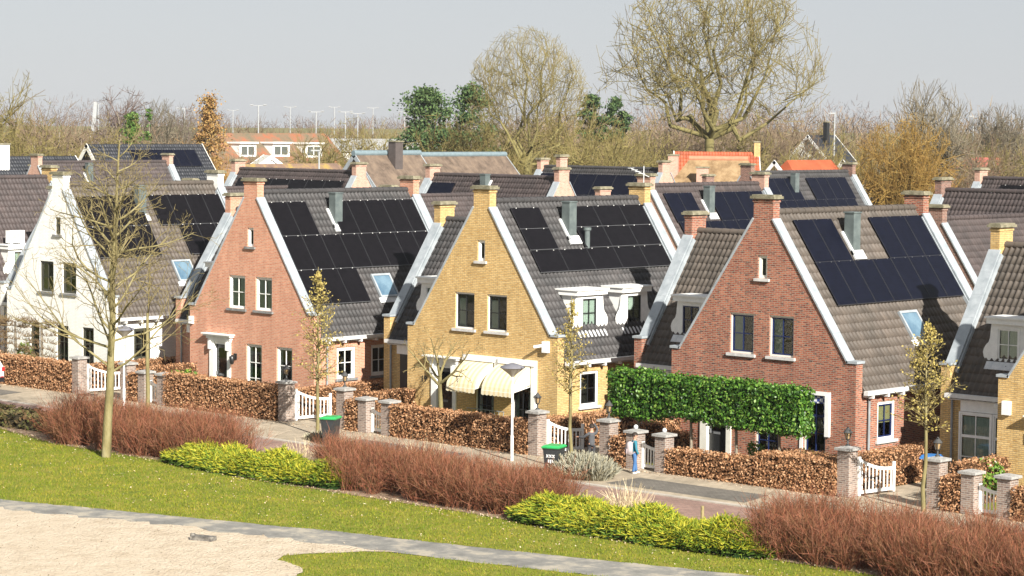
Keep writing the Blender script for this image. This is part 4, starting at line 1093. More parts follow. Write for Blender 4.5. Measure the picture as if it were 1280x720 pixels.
for k in range(-1, 5):
    x = k * S; n_ = LOT[k]
    make_post("gate_post", (x + 6.06, -3.32, 0), 1.62, "tall brick gate post left of the driveway of " + n_, "lantern" if k in (1, 2, 3) else None)
    if k < 4:
        if k >= 0:
            gate((x + 6.33, -3.1, 0), PI / 2 - .12, 1.75, 1.3, .92, "white swooping driveway gate open beside " + n_)
        nx = LOT[k + 1]
        make_post("gate_post", (x + 9.45, -3.32, 0), 1.62, "brick post right of the driveway of " + n_, "lantern" if k != 0 else None)
        make_post("gate_post", (x + 10.75, -3.4, 0), 1.36, "low brick post left of the small gate leading to " + nx, "ball" if k == 2 else None)
        make_post("gate_post", (x + 12.03, -3.4, 0), 1.36, "low brick post right of the small gate leading to " + nx, "ball" if k == 2 else None)
        gate((x + 11.0, -3.35, 0), .0, .8, .98, .86, "small white garden gate in front of " + nx, n=5)
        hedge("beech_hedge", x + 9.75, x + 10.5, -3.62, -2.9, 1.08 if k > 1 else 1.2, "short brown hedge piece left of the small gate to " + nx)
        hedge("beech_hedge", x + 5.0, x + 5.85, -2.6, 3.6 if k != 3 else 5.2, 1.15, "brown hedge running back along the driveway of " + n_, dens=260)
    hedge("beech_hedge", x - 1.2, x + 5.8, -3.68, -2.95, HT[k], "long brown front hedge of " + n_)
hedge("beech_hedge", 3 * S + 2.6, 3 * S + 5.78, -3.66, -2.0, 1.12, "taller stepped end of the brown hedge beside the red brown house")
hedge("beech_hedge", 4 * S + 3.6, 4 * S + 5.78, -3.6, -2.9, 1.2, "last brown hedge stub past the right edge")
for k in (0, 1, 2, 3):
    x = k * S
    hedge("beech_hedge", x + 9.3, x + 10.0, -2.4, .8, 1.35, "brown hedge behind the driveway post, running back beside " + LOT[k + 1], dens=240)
gate((2 * S + 9.1, -2.6, 0), .15, 1.1, .98, .9, "white inner gate standing behind the boy in grey", n=6)
gate((3 * S + 8.8, -2.4, 0), .15, .9, .98, .9, "white inner gate behind the post at the right edge", n=5)

# ------------------------------------------------------------------ pleached green trees at house 4
LAUREL = island_mat("laurel_leaves", [(.015, .05, .006), (.035, .11, .01), (.065, .17, .015), (.11, .24, .025), (.22, .33, .06)], .45, .45, .25)
BARKG = noise_mat("bark_green", (.13, .11, .045), (.24, .21, .09), 3, .9, .3, 20, c3=(.3, .26, .13))
BARKGREY = noise_mat("bark_grey", (.16, .135, .1), (.28, .24, .18), 4, .9, .3, 20)
plab = ["leftmost green pleached tree, standing apart by the wing", "second green pleached tree, above the small gate side", "third green pleached tree, in front of the door", "rightmost green pleached tree, beside the tall window"]
stems = [-3.2, -.85, 1.1, 2.9]
spans = [(-4.2, -2.3, 1.78, 3.26), (-2.16, .08, 1.95, 3.2), (.1, 1.98, 1.84, 3.25), (2.0, 3.95, 1.8, 3.2)]
for i in range(4):
    r = empty("pleached_tree", (3 * S + stems[i], -2.75, 0), 0, plab[i], "tree", "pleached green trees")
    a0, a1, z0, z1 = spans[i]; a0 -= stems[i]; a1 -= stems[i]
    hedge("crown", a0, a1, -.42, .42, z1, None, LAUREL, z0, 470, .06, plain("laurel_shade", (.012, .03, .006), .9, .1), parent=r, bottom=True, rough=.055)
    t = MB(); t.tube([(0, 0, 0), (.02, .01, 1.0), (-.01, 0, z0 + .2)], [.06, .05, .045], 8); t.build("trunk", BARKGREY, r)
hedge("box_hedge", 3 * S - 4.0, 3 * S - 2.55, -1.1, -.5, .42, "low clipped green box hedge left of the blue door", LAUREL, dens=200, leaf=.05, cat="hedge", group="low green box hedges")
hedge("box_hedge", 3 * S - 1.1, 3 * S + .9, -1.3, -.7, .42, "low clipped green box hedge right of the blue door", LAUREL, dens=200, leaf=.05, cat="hedge", group="low green box hedges")

# green shrub bits
def blob_shrub(name, loc, rx, ry, rz_, lm, n, leaf, label, group=None, flowers=None, parent=None):
    rng = np.random.default_rng(int(abs(loc[0] * 100 + loc[1] * 10)) + 3)
    d = rng.normal(size=(n, 3)); d /= np.linalg.norm(d, axis=1, keepdims=True)
    lump = 1 + .18 * np.sin(d[:, 0] * 5 + 1) * np.sin(d[:, 1] * 6) + .1 * np.sin(d[:, 2] * 9 + d[:, 0] * 4)
    rad = lump * rng.uniform(.55, 1.0, n) ** .5
    P = d * rad[:, None] * np.array([rx, ry, rz_]) + np.array([0, 0, rz_]); P[:, 2] = np.abs(P[:, 2])
    V, F = leaves(P, leaf, rng, d, .9)
    mats = [lm]; mi = np.zeros(len(F))
    if flowers:
        m = rng.random(len(F)) < .07; mi[m] = 1; mats.append(flowers)
    o = link(name, np_mesh(name, V, F, mats, mi=mi), parent, loc)
    if parent is None: tag(o, label, "shrub", group)
    return o
GREEN = island_mat("fresh_green_leaves", [(.07, .15, .015), (.13, .24, .03), (.2, .3, .04)], .6, .3, .25)
OLIVEG = island_mat("olive_leaves", [(.06, .08, .015), (.1, .12, .03), (.15, .16, .05)], .6, .3, .2)
blob_shrub("green_shrub", (11.2, -1.6, 0), 1.3, .8, .62, GREEN, 1200, .09, "fresh green bush behind the small gate between the white and orange houses")
blob_shrub("green_shrub", (9.9, .4, 0), .9, .6, .5, OLIVEG, 600, .09, "dark green fern like bush at the left corner of the orange house")
blob_shrub("green_shrub", (-.9, -1.2, 0), .5, .4, .8, GREEN, 500, .08, "yellow green bush between the windows of the white house")
blob_shrub("green_shrub", (-4.2, -1.0, 0), .7, .5, .85, GREEN, 500, .08, "yellow green bush at the left corner of the white house")
blob_shrub("flowering_shrub", (4 * S - 3.7, -1.0, .25), .65, .55, .55, GREEN, 900, .08, "round green shrub dotted with white flowers beside the right garden doors", flowers=plain("white_petals", (.8, .78, .6)))
# pots and covered furniture in front of house 4
PX = 3 * S
def pot(loc, r0_, r1_, h, m, label, plant=None):
    o = empty("plant_pot", loc, 0, label, "plant pot")
    b = MB(); b.tube([(0, 0, 0), (0, 0, h * .5), (0, 0, h)], [r0_ * .8, (r0_ + r1_) / 2, r1_], 12); b.build("pot", m, o)
    if plant: blob_shrub("plant", (0, 0, h - .05), .3, .3, .24, plant, 220, .06, None, parent=o)
YEL = island_mat("yellow_flowers", [(.35, .3, .02), (.5, .4, .03), (.2, .25, .03)], .6, .3)
pot((PX + 1.25, -1.9, 0), .16, .2, .75, WHITE, "tall white planter with a small green plant under the pleached trees", GREEN)
pot((PX + 3.3, -1.7, .25), .2, .24, .45, OFFW, "cream pot with yellow flowers beside the tall navy window", YEL)
m_ = MB()
for i, (zz, s_) in enumerate(((0, 1.0), (.5, 1.0), (.68, .92), (.78, .55))): pass
tb = empty("covered_grill", (PX + 2.15, -1.9, 0), 0, "dark covered barbecue under the pleached trees", "barbecue")
c_ = MB(); c_.tube([(0, 0, .05), (0, 0, .5), (0, 0, .78), (0, 0, .92), (0, 0, .98)], [.42, .46, .5, .36, .1], 12); c_.build("cover", plain("grill_cover", (.05, .052, .055), .5), tb)
c_ = MB(); c_.box(W, .45, .95, -.25, .25, .7, .74); c_.box(W, .88, .93, -.22, -.18, 0, .7); c_.box(W, .88, .93, .18, .22, 0, .7); c_.build("side_table", plain("grill_steel", (.3, .31, .32), .35, .5, metallic=.6), tb)
hedge("beech_hedge", 2 * S + 10.4, 2 * S + 11.6, -1.9, -1.2, 1.15, "brown leafy shrub seen above the small gate beside the boy", dens=260)
def blue_lid(loc, label):
    o = empty("wheelie_bin", loc, .3, label, "wheelie bin"); b = MB()
    b.tube([(0, 0, 0), (0, 0, .9)], [.26, .3], 4); b.build("body", plain("bin_dark", (.03, .033, .034), .5), o)
    l = MB(); l.box(W, -.3, .3, -.32, .32, .9, .97); l.box(W, -.26, .26, -.28, .28, .971, 1.02); l.build("lid", plain("bin_blue", (.05, .2, .5), .4), o)
blue_lid((2 * S + 8.75, .5, .55), "bin with a blue lid behind the post left of the boy in grey")
blue_lid((3 * S + 6.9, .2, .1), "bin with a blue lid behind the white driveway gate of the red brown house")

# ------------------------------------------------------------------ street trees
BUD = island_mat("yellow_buds", [(.36, .3, .08), (.46, .38, .11), (.55, .45, .16), (.32, .24, .08)], .7, .2, .2)
TWIG_Y = island_mat("twigs_olive", [(.13, .105, .045), (.19, .155, .07), (.26, .21, .1)], .85, .2)
BARK_MOSS = noise_mat("bark_mossy", (.12, .1, .045), (.2, .17, .075), 2.2, .9, .5, 14, 8, c3=(.27, .235, .125), stretch=(1, 1, .35))
def street_tree(loc, h, stem, wid, seed, label, buds=900):
    rng = np.random.default_rng(seed)
    r = empty("street_tree", loc, 0, label, "tree", "young street trees")
    pts = [(rng.normal() * .02, rng.normal() * .02, z) for z in np.linspace(0, h, 9)]
    pts[0] = (0, 0, -.02)
    t = MB(); t.tube(pts, [.075 - .065 * i / 8 for i in range(9)], 8); t.build("trunk", BARK_MOSS, r)
    P0 = []; P1 = []; R0 = []; R1 = []; L = []
    n = int((h - stem) * 26)
    for i in range(n):
        t_ = (i + rng.random()) / n; z = stem + (h - stem - .2) * t_
        phi = rng.uniform(0, 2 * PI); reach = wid * 1.12 * (math.sin(PI * min(1, (t_ * .74 + .26))) ** .9) * rng.uniform(.55, 1.05) * (1 - .25 * t_)
        el = rng.uniform(.25, .9) + t_ * .3
        d = np.array([math.cos(phi), math.sin(phi), el]); p = np.array([0, 0, z]); rad = .022 * (1 - .6 * t_)
        ns = 4
        for j in range(ns):
            d = d + rng.normal(size=3) * .16; q = p + d / np.linalg.norm(d) * reach * 1.15 / ns
            P0.append(p); P1.append(q); R0.append(rad * (1 - j / ns * .7)); R1.append(rad * (1 - (j + 1) / ns * .7))
            for k in range(2):
                e = d + rng.normal(size=3) * .7; e /= np.linalg.norm(e); q2 = q + e * reach * rng.uniform(.15, .35)
                P0.append(q); P1.append(q2); R0.append(.009); R1.append(.005)
                L.append(q2); L.append((q + q2) / 2)
            L.append(q)
            p = q
    P0 = np.array(P0); P1 = np.array(P1)
    V, F = prisms(P0, P1, np.array(R0), np.array(R1), 3)
    c = link("crown", np_mesh("crown", V, F, TWIG_Y), r)
    L = np.array(L); L = L[rng.permutation(len(L))[:buds * 2]]
    L = np.concatenate([L + rng.normal(size=L.shape) * .05] * 2)
    V, F = leaves(L, .042, rng)
    link("buds", np_mesh("buds", V, F, BUD), c)
    return r
street_tree((23.7, -5.4, 0), 6.4, 2.0, 1.0, 3, "slim young street tree with yellow buds in front of the driveway of the orange house", 620)
street_tree((36.7, -5.6, 0), 6.0, 2.6, .7, 4, "slim sparse young street tree beside the boy in grey", 350)
street_tree((50.0, -4.1, 0), 6.0, 2.5, 1.05, 6, "slim budding street tree before the right driveway, nearest of its kind", 560)

def bare_tree(name, loc, segs, tl, mt, mc, label, group=None, minr=.008, rz=0, sides=(8, 4)):
    t, c = tree_meshes(name, segs, tl, mt, mc, minr, sides)
    return place_tree(name, t, c, loc, rz, 1.0, label, group)
# big foreground tree on the lawn edge
rng = np.random.default_rng(21)
SP1 = [dict(r=.175, n=9, wander=.03, up=.05, taper=.85, len=.93),
       dict(count=36, start=.26, angle=62, ratio=.39, rr=.27, n=6, wander=.13, up=.09, taper=.8, short=.75),
       dict(count=8, start=.2, angle=45, ratio=.5, rr=.5, n=4, wander=.16, up=.08, taper=.7),
       dict(count=3.4, start=.3, angle=42, ratio=.5, rr=.55, n=3, wander=.18, up=.06, taper=.6),
       dict(count=1.6, start=.3, angle=40, ratio=.6, rr=.6, n=2, wander=.2, up=.05, taper=.5)]
bare_tree("park_tree", (23.1, -14.86, 0), grow(rng, 12.0, SP1), 1, BARK_MOSS, TWIG_Y, "large bare tree with mossy bark and spreading low limbs on the lawn edge at left", minr=.0055)
m_ = empty("tree_stake", (14.95, -6.6, 0), 0, "pale stake like thin trunk behind the large bare tree", "tree")
b_ = MB(); b_.tube([(0, 0, 0), (.02, 0, 1.2), (-.02, 0, 2.5), (0, 0, 4.2)], [.09, .085, .075, .05], 8); b_.build("trunk", BARK_MOSS, m_)
SPT = [dict(r=.05, n=5, wander=.05, up=.1, taper=.8, len=.8, ), dict(count=9, start=.1, angle=45, ratio=.6, rr=.5, n=4, wander=.15, up=.12), dict(count=4, start=.2, angle=40, ratio=.5, rr=.6, n=3, wander=.2, up=.1), dict(count=2, start=.3, angle=40, ratio=.5, rr=.6, n=2, wander=.2, up=.1)]
V, F = prisms(*seg_arrays(grow(rng, 4.5, SPT, (0, 0, 3.6)), 0, 9, .006), n=3); link("crown", np_mesh("crown", V, F, TWIG_Y), m_)
# fan shaped bare tree in the front garden of house 3
SP3 = [dict(r=.11, n=4, wander=.06, up=.05, taper=.35, len=.5), dict(count=5, start=.75, angle=42, ratio=.95, rr=.6, n=5, wander=.12, up=.1, taper=.75), dict(count=5, start=.2, angle=42, ratio=.5, rr=.55, n=4, wander=.15, up=.06), dict(count=3, start=.25, angle=42, ratio=.55, rr=.6, n=3, wander=.18, up=.05), dict(count=1.5, start=.3, angle=40, ratio=.5, rr=.6, n=2, wander=.2)]
bare_tree("garden_tree", (26.55, -1.6, 0), grow(np.random.default_rng(5), 4.7, SP3), 1, BARK_MOSS, TWIG_Y, "bare garden tree with a fan of branches before the cream awnings", minr=.008)
# trained trees before the white house
WINE = island_mat("wine_twigs", [(.16, .1, .06), (.22, .15, .08), (.27, .2, .1)], .9, .15)
elab = ["leftmost bare trained tree before the white house", "second bare trained tree from the left before the white house", "third bare trained tree from the left before the white house", "rightmost bare trained tree before the white house"]
for i, xx in enumerate((-3.9, -2.0, -.1, 1.9)):
    rng = np.random.default_rng(40 + i)
    r = empty("trained_tree", (xx, -2.3, 0), 0, elab[i], "tree", "bare trained trees before the white house")
    t = MB(); t.tube([(0, 0, 0), (.03, 0, 1.2), (0, 0, 2.7)], [.08, .065, .05], 8); t.build("trunk", BARKGREY, r)
    P0 = []; P1 = []
    for j, z in enumerate((1.35, 1.65, 1.95, 2.25, 2.55, 2.8)):
        for s_ in (-1, 1):
            p = np.array([0, 0, z - .1])
            for q_ in range(6):
                q = p + np.array([s_ * .2, rng.normal() * .04, rng.normal() * .035 + (.03 if q_ == 0 else 0)]); P0.append(p); P1.append(q)
                for u in range(7 + (5 if j > 3 else 0)): P0.append(q); P1.append(q + np.array([rng.normal() * .13, rng.normal() * .13, rng.uniform(.02, .26)]))
                p = q
    V, F = prisms(np.array(P0), np.array(P1), np.full(len(P0), .011), np.full(len(P0), .007), 3)
    link("crown", np_mesh("crown", V, F, WINE), r)

# ------------------------------------------------------------------ shrub beds between the road and the lawn
REDT = island_mat("red_twigs", [(.06, .024, .012), (.18, .058, .028), (.27, .09, .05), (.31, .145, .09), (.1, .042, .018), (.22, .11, .05), (.15, .09, .045)], .8, .2)
def twig_bed(name, poly, h, n, seed, label, m=REDT, lean=.55, w_=.0062):
    rng = np.random.default_rng(seed)
    xs = [p[0] for p in poly]; ys = [p[1] for p in poly]
    from mathutils.geometry import intersect_point_tri_2d
    def inside(P):
        c = np.zeros(len(P), bool); j = len(poly) - 1
        for i in range(len(poly)):
            xi, yi = poly[i]; xj, yj = poly[j]
            t = ((yi > P[:, 1]) != (yj > P[:, 1])) & (P[:, 0] < (xj - xi) * (P[:, 1] - yi) / (yj - yi + 1e-9) + xi); c ^= t; j = i
        return c
    # plants stand in clumps
    C = np.stack([rng.uniform(min(xs), max(xs), n // 3), rng.uniform(min(ys), max(ys), n // 3)], 1); C = C[inside(C)][: max(4, n // 60)]
    k = rng.integers(0, len(C), n)
    base = C[k] + rng.normal(size=(n, 2)) * .13
    vig = rng.uniform(.75, 1.08, len(C))[k]
    az = rng.uniform(0, 2 * PI, n); tilt = np.abs(rng.normal(size=n)) * lean
    H = h * vig * rng.uniform(.7, 1.05, n)
    P0 = np.concatenate([base, np.zeros((n, 1))], 1)
    D = np.stack([np.cos(az) * tilt, np.sin(az) * tilt, np.ones(n)], 1); D /= np.linalg.norm(D, axis=1, keepdims=True)
    A = []; B_ = []; wa = []; wb = []
    p = P0; d = D
    for j in range(3):
        d = d + rng.normal(size=(n, 3)) * .2 + np.array([0, 0, .06]); d /= np.linalg.norm(d, axis=1, keepdims=True)
        q = p + d * (H / 3)[:, None]; A.append(p); B_.append(q); wa.append(np.full(n, w_ * (1.25 - .3 * j))); wb.append(np.full(n, w_ * (.95 - .25 * j)))
        for s in range(2 if j == 0 else 3):
            e = d + rng.normal(size=(n, 3)) * .55 + np.array([0, 0, .12]); e /= np.linalg.norm(e, axis=1, keepdims=True)
            m0 = p + (q - p) * rng.random((n, 1)); L_ = (H * rng.uniform(.15, .34, n))[:, None]
            A.append(m0); B_.append(m0 + e * L_); wa.append(np.full(n, w_ * .7)); wb.append(np.full(n, w_ * .4))
        p = q
    V, F = strips(np.concatenate(A), np.concatenate(B_), np.concatenate(wa), np.concatenate(wb), rng)
    o = link(name, np_mesh(name, V, F, m)); tag(o, label, "shrub", "red twig shrubs along the lawn")
    return o
twig_bed("red_shrub", [(17.6, -13.3), (19.5, -13.9), (27.2, -13.8), (27.0, -11.2), (23.8, -10.9), (16.6, -10.9)], 1.6, 6500, 1, "left bed of red brown twig shrubs behind the large bare tree")
twig_bed("red_shrub", [(34.2, -14.0), (42.6, -14.1), (42.4, -11.5), (30.4, -11.2), (31.5, -12)], 1.38, 10500, 2, "middle bed of red brown twig shrubs before the yellow brick house")
twig_bed("red_shrub", [(51.6, -14.3), (63, -13.8), (63, -9.9), (48.6, -11.1)], 1.5, 11000, 3, "right bed of red brown twig shrubs in the lower right corner")
JUN = island_mat("juniper_sprays", [(.08, .14, .012), (.18, .25, .02), (.34, .35, .025), (.5, .44, .04), (.3, .31, .025)], .65, .25, .2)
JUN2 = island_mat("juniper_green", [(.03, .07, .01), (.06, .12, .015), (.1, .17, .02), (.16, .22, .025)], .65, .25, .15)
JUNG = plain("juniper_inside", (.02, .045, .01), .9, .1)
def juniper(name, poly_c, rx, ry, h, n, seed, label):
    """low feathery mass: sprays on a lumpy mound"""
    rng = np.random.default_rng(seed)
    cx, cy = poly_c
    u = rng.uniform(-1, 1, (n * 2, 2)); u = u[(np.abs(u[:, 0]) ** 4 + np.abs(u[:, 1]) ** 2.6) < 1][:n]
    def hh(u): 
        e = np.clip(1 - np.abs(u[:, 0]) ** 6 * .8 - np.abs(u[:, 1]) ** 3, 0, 1) ** .5
        x = cx + u[:, 0] * rx; y = cy + u[:, 1] * ry
        return h * e * (.78 + .16 * np.sin(x * 1.9 + 1) + .12 * np.sin(y * 3.3 + x * 2.7))
    tt = rng.uniform(.1, 1.05, len(u)) ** .6; z = hh(u) * tt; top = tt + rng.normal(size=len(u)) * .1 > .74
    P = np.stack([cx + u[:, 0] * rx, cy + u[:, 1] * ry, z], 1)
    # spray: long thin leaf pointing out and up
    d = np.stack([u[:, 0] * .9 + rng.normal(size=len(u)) * .8, u[:, 1] * 1.1 - .25 + rng.normal(size=len(u)) * .8, rng.uniform(.05, .75, len(u))], 1); d /= np.linalg.norm(d, axis=1, keepdims=True)
    L = rng.uniform(.12, .3, (len(u), 1))
    V1, F1 = strips(P, P + d * L, .024, .006, rng)
    e = d + rng.normal(size=d.shape) * .55; e /= np.linalg.norm(e, axis=1, keepdims=True)
    V2, F2 = strips(P + d * L * .4, P + d * L * .4 + e * L * .6, .018, .004, rng)
    F2 = F2 + len(V1)
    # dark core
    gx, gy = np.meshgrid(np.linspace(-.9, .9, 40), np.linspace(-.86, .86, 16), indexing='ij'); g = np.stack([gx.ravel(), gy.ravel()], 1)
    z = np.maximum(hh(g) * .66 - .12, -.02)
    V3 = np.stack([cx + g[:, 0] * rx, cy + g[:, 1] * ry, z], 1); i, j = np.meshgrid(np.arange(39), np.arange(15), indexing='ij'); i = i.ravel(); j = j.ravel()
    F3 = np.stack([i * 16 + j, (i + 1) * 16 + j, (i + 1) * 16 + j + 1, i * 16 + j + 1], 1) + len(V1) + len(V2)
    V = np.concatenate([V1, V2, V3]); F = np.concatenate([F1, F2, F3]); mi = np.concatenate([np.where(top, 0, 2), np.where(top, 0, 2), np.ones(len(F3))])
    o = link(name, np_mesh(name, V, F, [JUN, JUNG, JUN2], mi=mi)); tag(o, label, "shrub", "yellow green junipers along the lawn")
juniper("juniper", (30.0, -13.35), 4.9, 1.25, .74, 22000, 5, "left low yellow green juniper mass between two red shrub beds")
juniper("juniper", (46.9, -13.6), 5.0, 1.35, .78, 25000, 6, "right low yellow green juniper mass before the red brown house")
DARKSH = island_mat("dark_bramble", [(.05, .045, .02), (.09, .08, .03), (.16, .1, .05), (.1, .12, .03)], .8, .2)
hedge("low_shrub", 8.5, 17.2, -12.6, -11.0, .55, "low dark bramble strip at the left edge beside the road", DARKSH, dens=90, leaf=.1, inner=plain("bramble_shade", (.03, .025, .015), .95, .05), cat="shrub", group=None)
LAV = island_mat("lavender_grey", [(.2, .19, .13), (.3, .29, .22), (.4, .39, .31), (.32, .27, .16)], .85, .15)
def tuft(name, loc, rx, ry, h, n, m, label, w_=.006, lean=.6, seed=1, cat="shrub", group=None):
    rng = np.random.default_rng(seed)
    a = rng.uniform(0, 2 * PI, n); r = np.sqrt(rng.random(n))
    P = np.stack([np.cos(a) * r * rx * .8, np.sin(a) * r * ry * .8, np.zeros(n)], 1)
    d = np.stack([np.cos(a) * r * lean + rng.normal(size=n) * .2, np.sin(a) * r * lean + rng.normal(size=n) * .2, np.ones(n)], 1); d /= np.linalg.norm(d, axis=1, keepdims=True)
    L = (h * rng.uniform(.5, 1.05, n) * (1 - .35 * r ** 2))[:, None]
    q = P + d * L * .55; e = d + rng.normal(size=d.shape) * .25; e /= np.linalg.norm(e, axis=1, keepdims=True); q2 = q + e * L * .45
    V1, F1 = strips(P, q, w_, w_ * .9, rng); V2, F2 = strips(q, q2, w_ * 1.2, w_ * .5, rng); F2 = F2 + len(V1)
    o = link(name, np_mesh(name, np.concatenate([V1, V2]), np.concatenate([F1, F2]), m), None, loc); tag(o, label, cat, group); return o
tuft("lavender", (37.9, -6.3, 0), 1.35, .75, .95, 3600, LAV, "grey green lavender clump on the pavement in front of the boys", .016, .9, 2)
tuft("lavender", (24.9, -6.2, 0), 1.0, .5, .4, 900, LAV, "small dry lavender clump beside the slim tree of the orange house", .014, .9, 3)
DRY = island_mat("dry_grass", [(.5, .4, .24), (.62, .52, .34), (.42, .32, .18)], .85, .15)
tuft("dry_grass", (44.2, -11.3, 0), .55, .45, 1.25, 260, DRY, "tall dry grass tuft in front of the right juniper edge of the road", .007, .7, 4, "grass")
tuft("dry_grass", (29.2, -11.2, 0), .6, .45, 1.05, 200, DRY, "tall dry grass tuft behind the left juniper beside the road", .007, .7, 5, "grass")
tuft("dry_grass", (33.0, -9.0, 0), .5, .4, 1.4, 110, DRY, "faint dry grass tuft in front of the hedge of the awning house", .006, .6, 6, "grass")
tuft("dry_grass", (35.6, -10.8, 0), .4, .3, 1.5, 70, DRY, "sparse dry stalks rising behind the middle red shrub bed", .006, .5, 7, "grass")
# grass blades and fallen leaves on the lawn
def grass():
    rng = np.random.default_rng(8)
    n = 120000
    x = rng.uniform(8, 62, n); y = rng.uniform(-25, -12.5, n)
    bf = np.interp(x, [p[0] for p in BEDF], [p[1] for p in BEDF]); pf = np.interp(x, [p[0] for p in PATHF], [p[1] for p in PATHF]); pn = np.interp(x, [p[0] for p in PATHN], [p[1] for p in PATHN])
    sx = np.interp(y, [-28, -25.6, -24.6, -24.2, -23.9, -23.3, -22.6, -21.6, -20.75], [45.6, 44.9, 44.4, 43.6, 42.6, 42.1, 42.5, 43.0, 43.9])
    keep = ((y < bf + .1) & (y > pf - .05 + rng.normal(size=n) * .05)) | ((y < pn + rng.normal(size=n) * .05) & (x > sx))
    P = np.stack([x, y, np.full(n, .018)], 1)[keep]
    d = rng.normal(size=P.shape) * .5 + np.array([0, 0, 1.]); d /= np.linalg.norm(d, axis=1, keepdims=True)
    V, F = strips(P, P + d * rng.uniform(.03, .085, (len(P), 1)), .012, .003, rng)
    m = island_mat("grass_blades", [(.1, .155, .009), (.165, .215, .012), (.25, .265, .02), (.33, .27, .055)], .7, .2, .25, big=(.45, (.75, .85, .8), (1.15, 1.05, 1.1)))
    tag(link("grass", np_mesh("grass", V, F, m)), kind="stuff")
    n = 3000
    x = rng.uniform(8, 62, n); bf = np.interp(x, [p[0] for p in BEDF], [p[1] for p in BEDF])
    y = bf + .25 - np.abs(rng.normal(size=n)) * np.where(rng.random(n) < .55, .3, 3.0)
    pf = np.interp(x, [p[0] for p in PATHF], [p[1] for p in PATHF]); k = y > pf
    V, F = leaves(np.stack([x, y, np.full(n, .06)], 1)[k], .03, rng, np.array([0, 0, 1.]), .4)
    n = 2600; x2 = rng.uniform(-8, 62, n); y2 = -3.7 - np.abs(rng.normal(size=n)) * .22
    V2, F2 = leaves(np.stack([x2, y2, np.full(n, .035)], 1), .035, rng, np.array([0, 0, 1.]), .35); F2 = F2 + len(V); V = np.concatenate([V, V2]); F = np.concatenate([F, F2])
    m = island_mat("fallen_leaves", [(.3, .18, .1), (.45, .32, .2), (.6, .5, .36), (.5, .4, .3)], .8, .2)
    tag(link("fallen_leaves", np_mesh("fallen_leaves", V, F, m)), kind="stuff")
grass()
def debris():
    rng = np.random.default_rng(77); n = 900
    x = rng.uniform(24, 46, n); y = rng.uniform(-33, -20, n); top = np.interp(x, [30.3, 36.4, 41, 43.9], [-24.1, -22.35, -21.3, -20.75]); sx = np.interp(y, [-28, -25.6, -24.6, -24.2, -23.9, -23.3, -22.6, -21.6, -20.75], [45.6, 44.9, 44.4, 43.6, 42.6, 42.1, 42.5, 43.0, 43.9])
    k = (y < top + .3) & (x < sx); P = np.stack([x, y, np.full(n, .045)], 1)[k]
    V, F = leaves(P, .03, rng, np.array([0, 0, 1.]), .3)
    m = island_mat("sand_litter", [(.2, .14, .09), (.32, .25, .17), (.12, .1, .07), (.5, .42, .32)], .9, .1)
    tag(link("sand_litter", np_mesh("sand_litter", V, F, m)), kind="stuff")
debris()
# half buried block in the sand
b_ = MB(); b_.box((Vector((38.7, -23.4, .02)), Vector((.92, .38, 0)), Vector((-.38, .92, 0)), Z), -.28, .4, -.16, .16, -.1, .13)
b_.tube([(38.45, -23.5, 0), (38.44, -23.5, .2)], [.09, .07], 8); tag(b_.build("buried_block", noise_mat("weathered_block", (.06, .055, .05), (.26, .24, .21), 5, .9, .3)), "dark weathered block half buried in the sand beside the path", "stone block")

# ------------------------------------------------------------------ street furniture
def street_lamp(loc, label):
    r = empty("street_lamp", loc, 0, label, "street lamp", "street lamps")
    m_ = MB(); m_.tube([(0, 0, 0), (0, 0, .9), (0, 0, .92), (0, 0, 3.05)], [.055, .055, .042, .038], 10); m_.build("pole", WHITE, r)
    m_ = MB(); m_.tube([(0, 0, 2.98), (0, 0, 3.06), (0, 0, 3.3)], [.05, .12, .43], 20); s_ = m_.build("lamp_shade", plain("lamp_shade_grey", (.34, .32, .27), .35, .4), r)
    m_ = MB(); m_.tube([(0, 0, 3.301), (0, 0, 3.35), (0, 0, 3.44), (0, 0, 3.47)], [.45, .42, .14, .04], 20); m_.build("lamp_cap", plain("lamp_cap_grey", (.16, .16, .18), .5), s_)
    return r
street_lamp((33.5, -5.1, 0), "white street lamp with a cone shade in front of the cream awnings")
street_lamp((12.2, -5.65, 0), "white street lamp with a cone shade in front of the white house side")
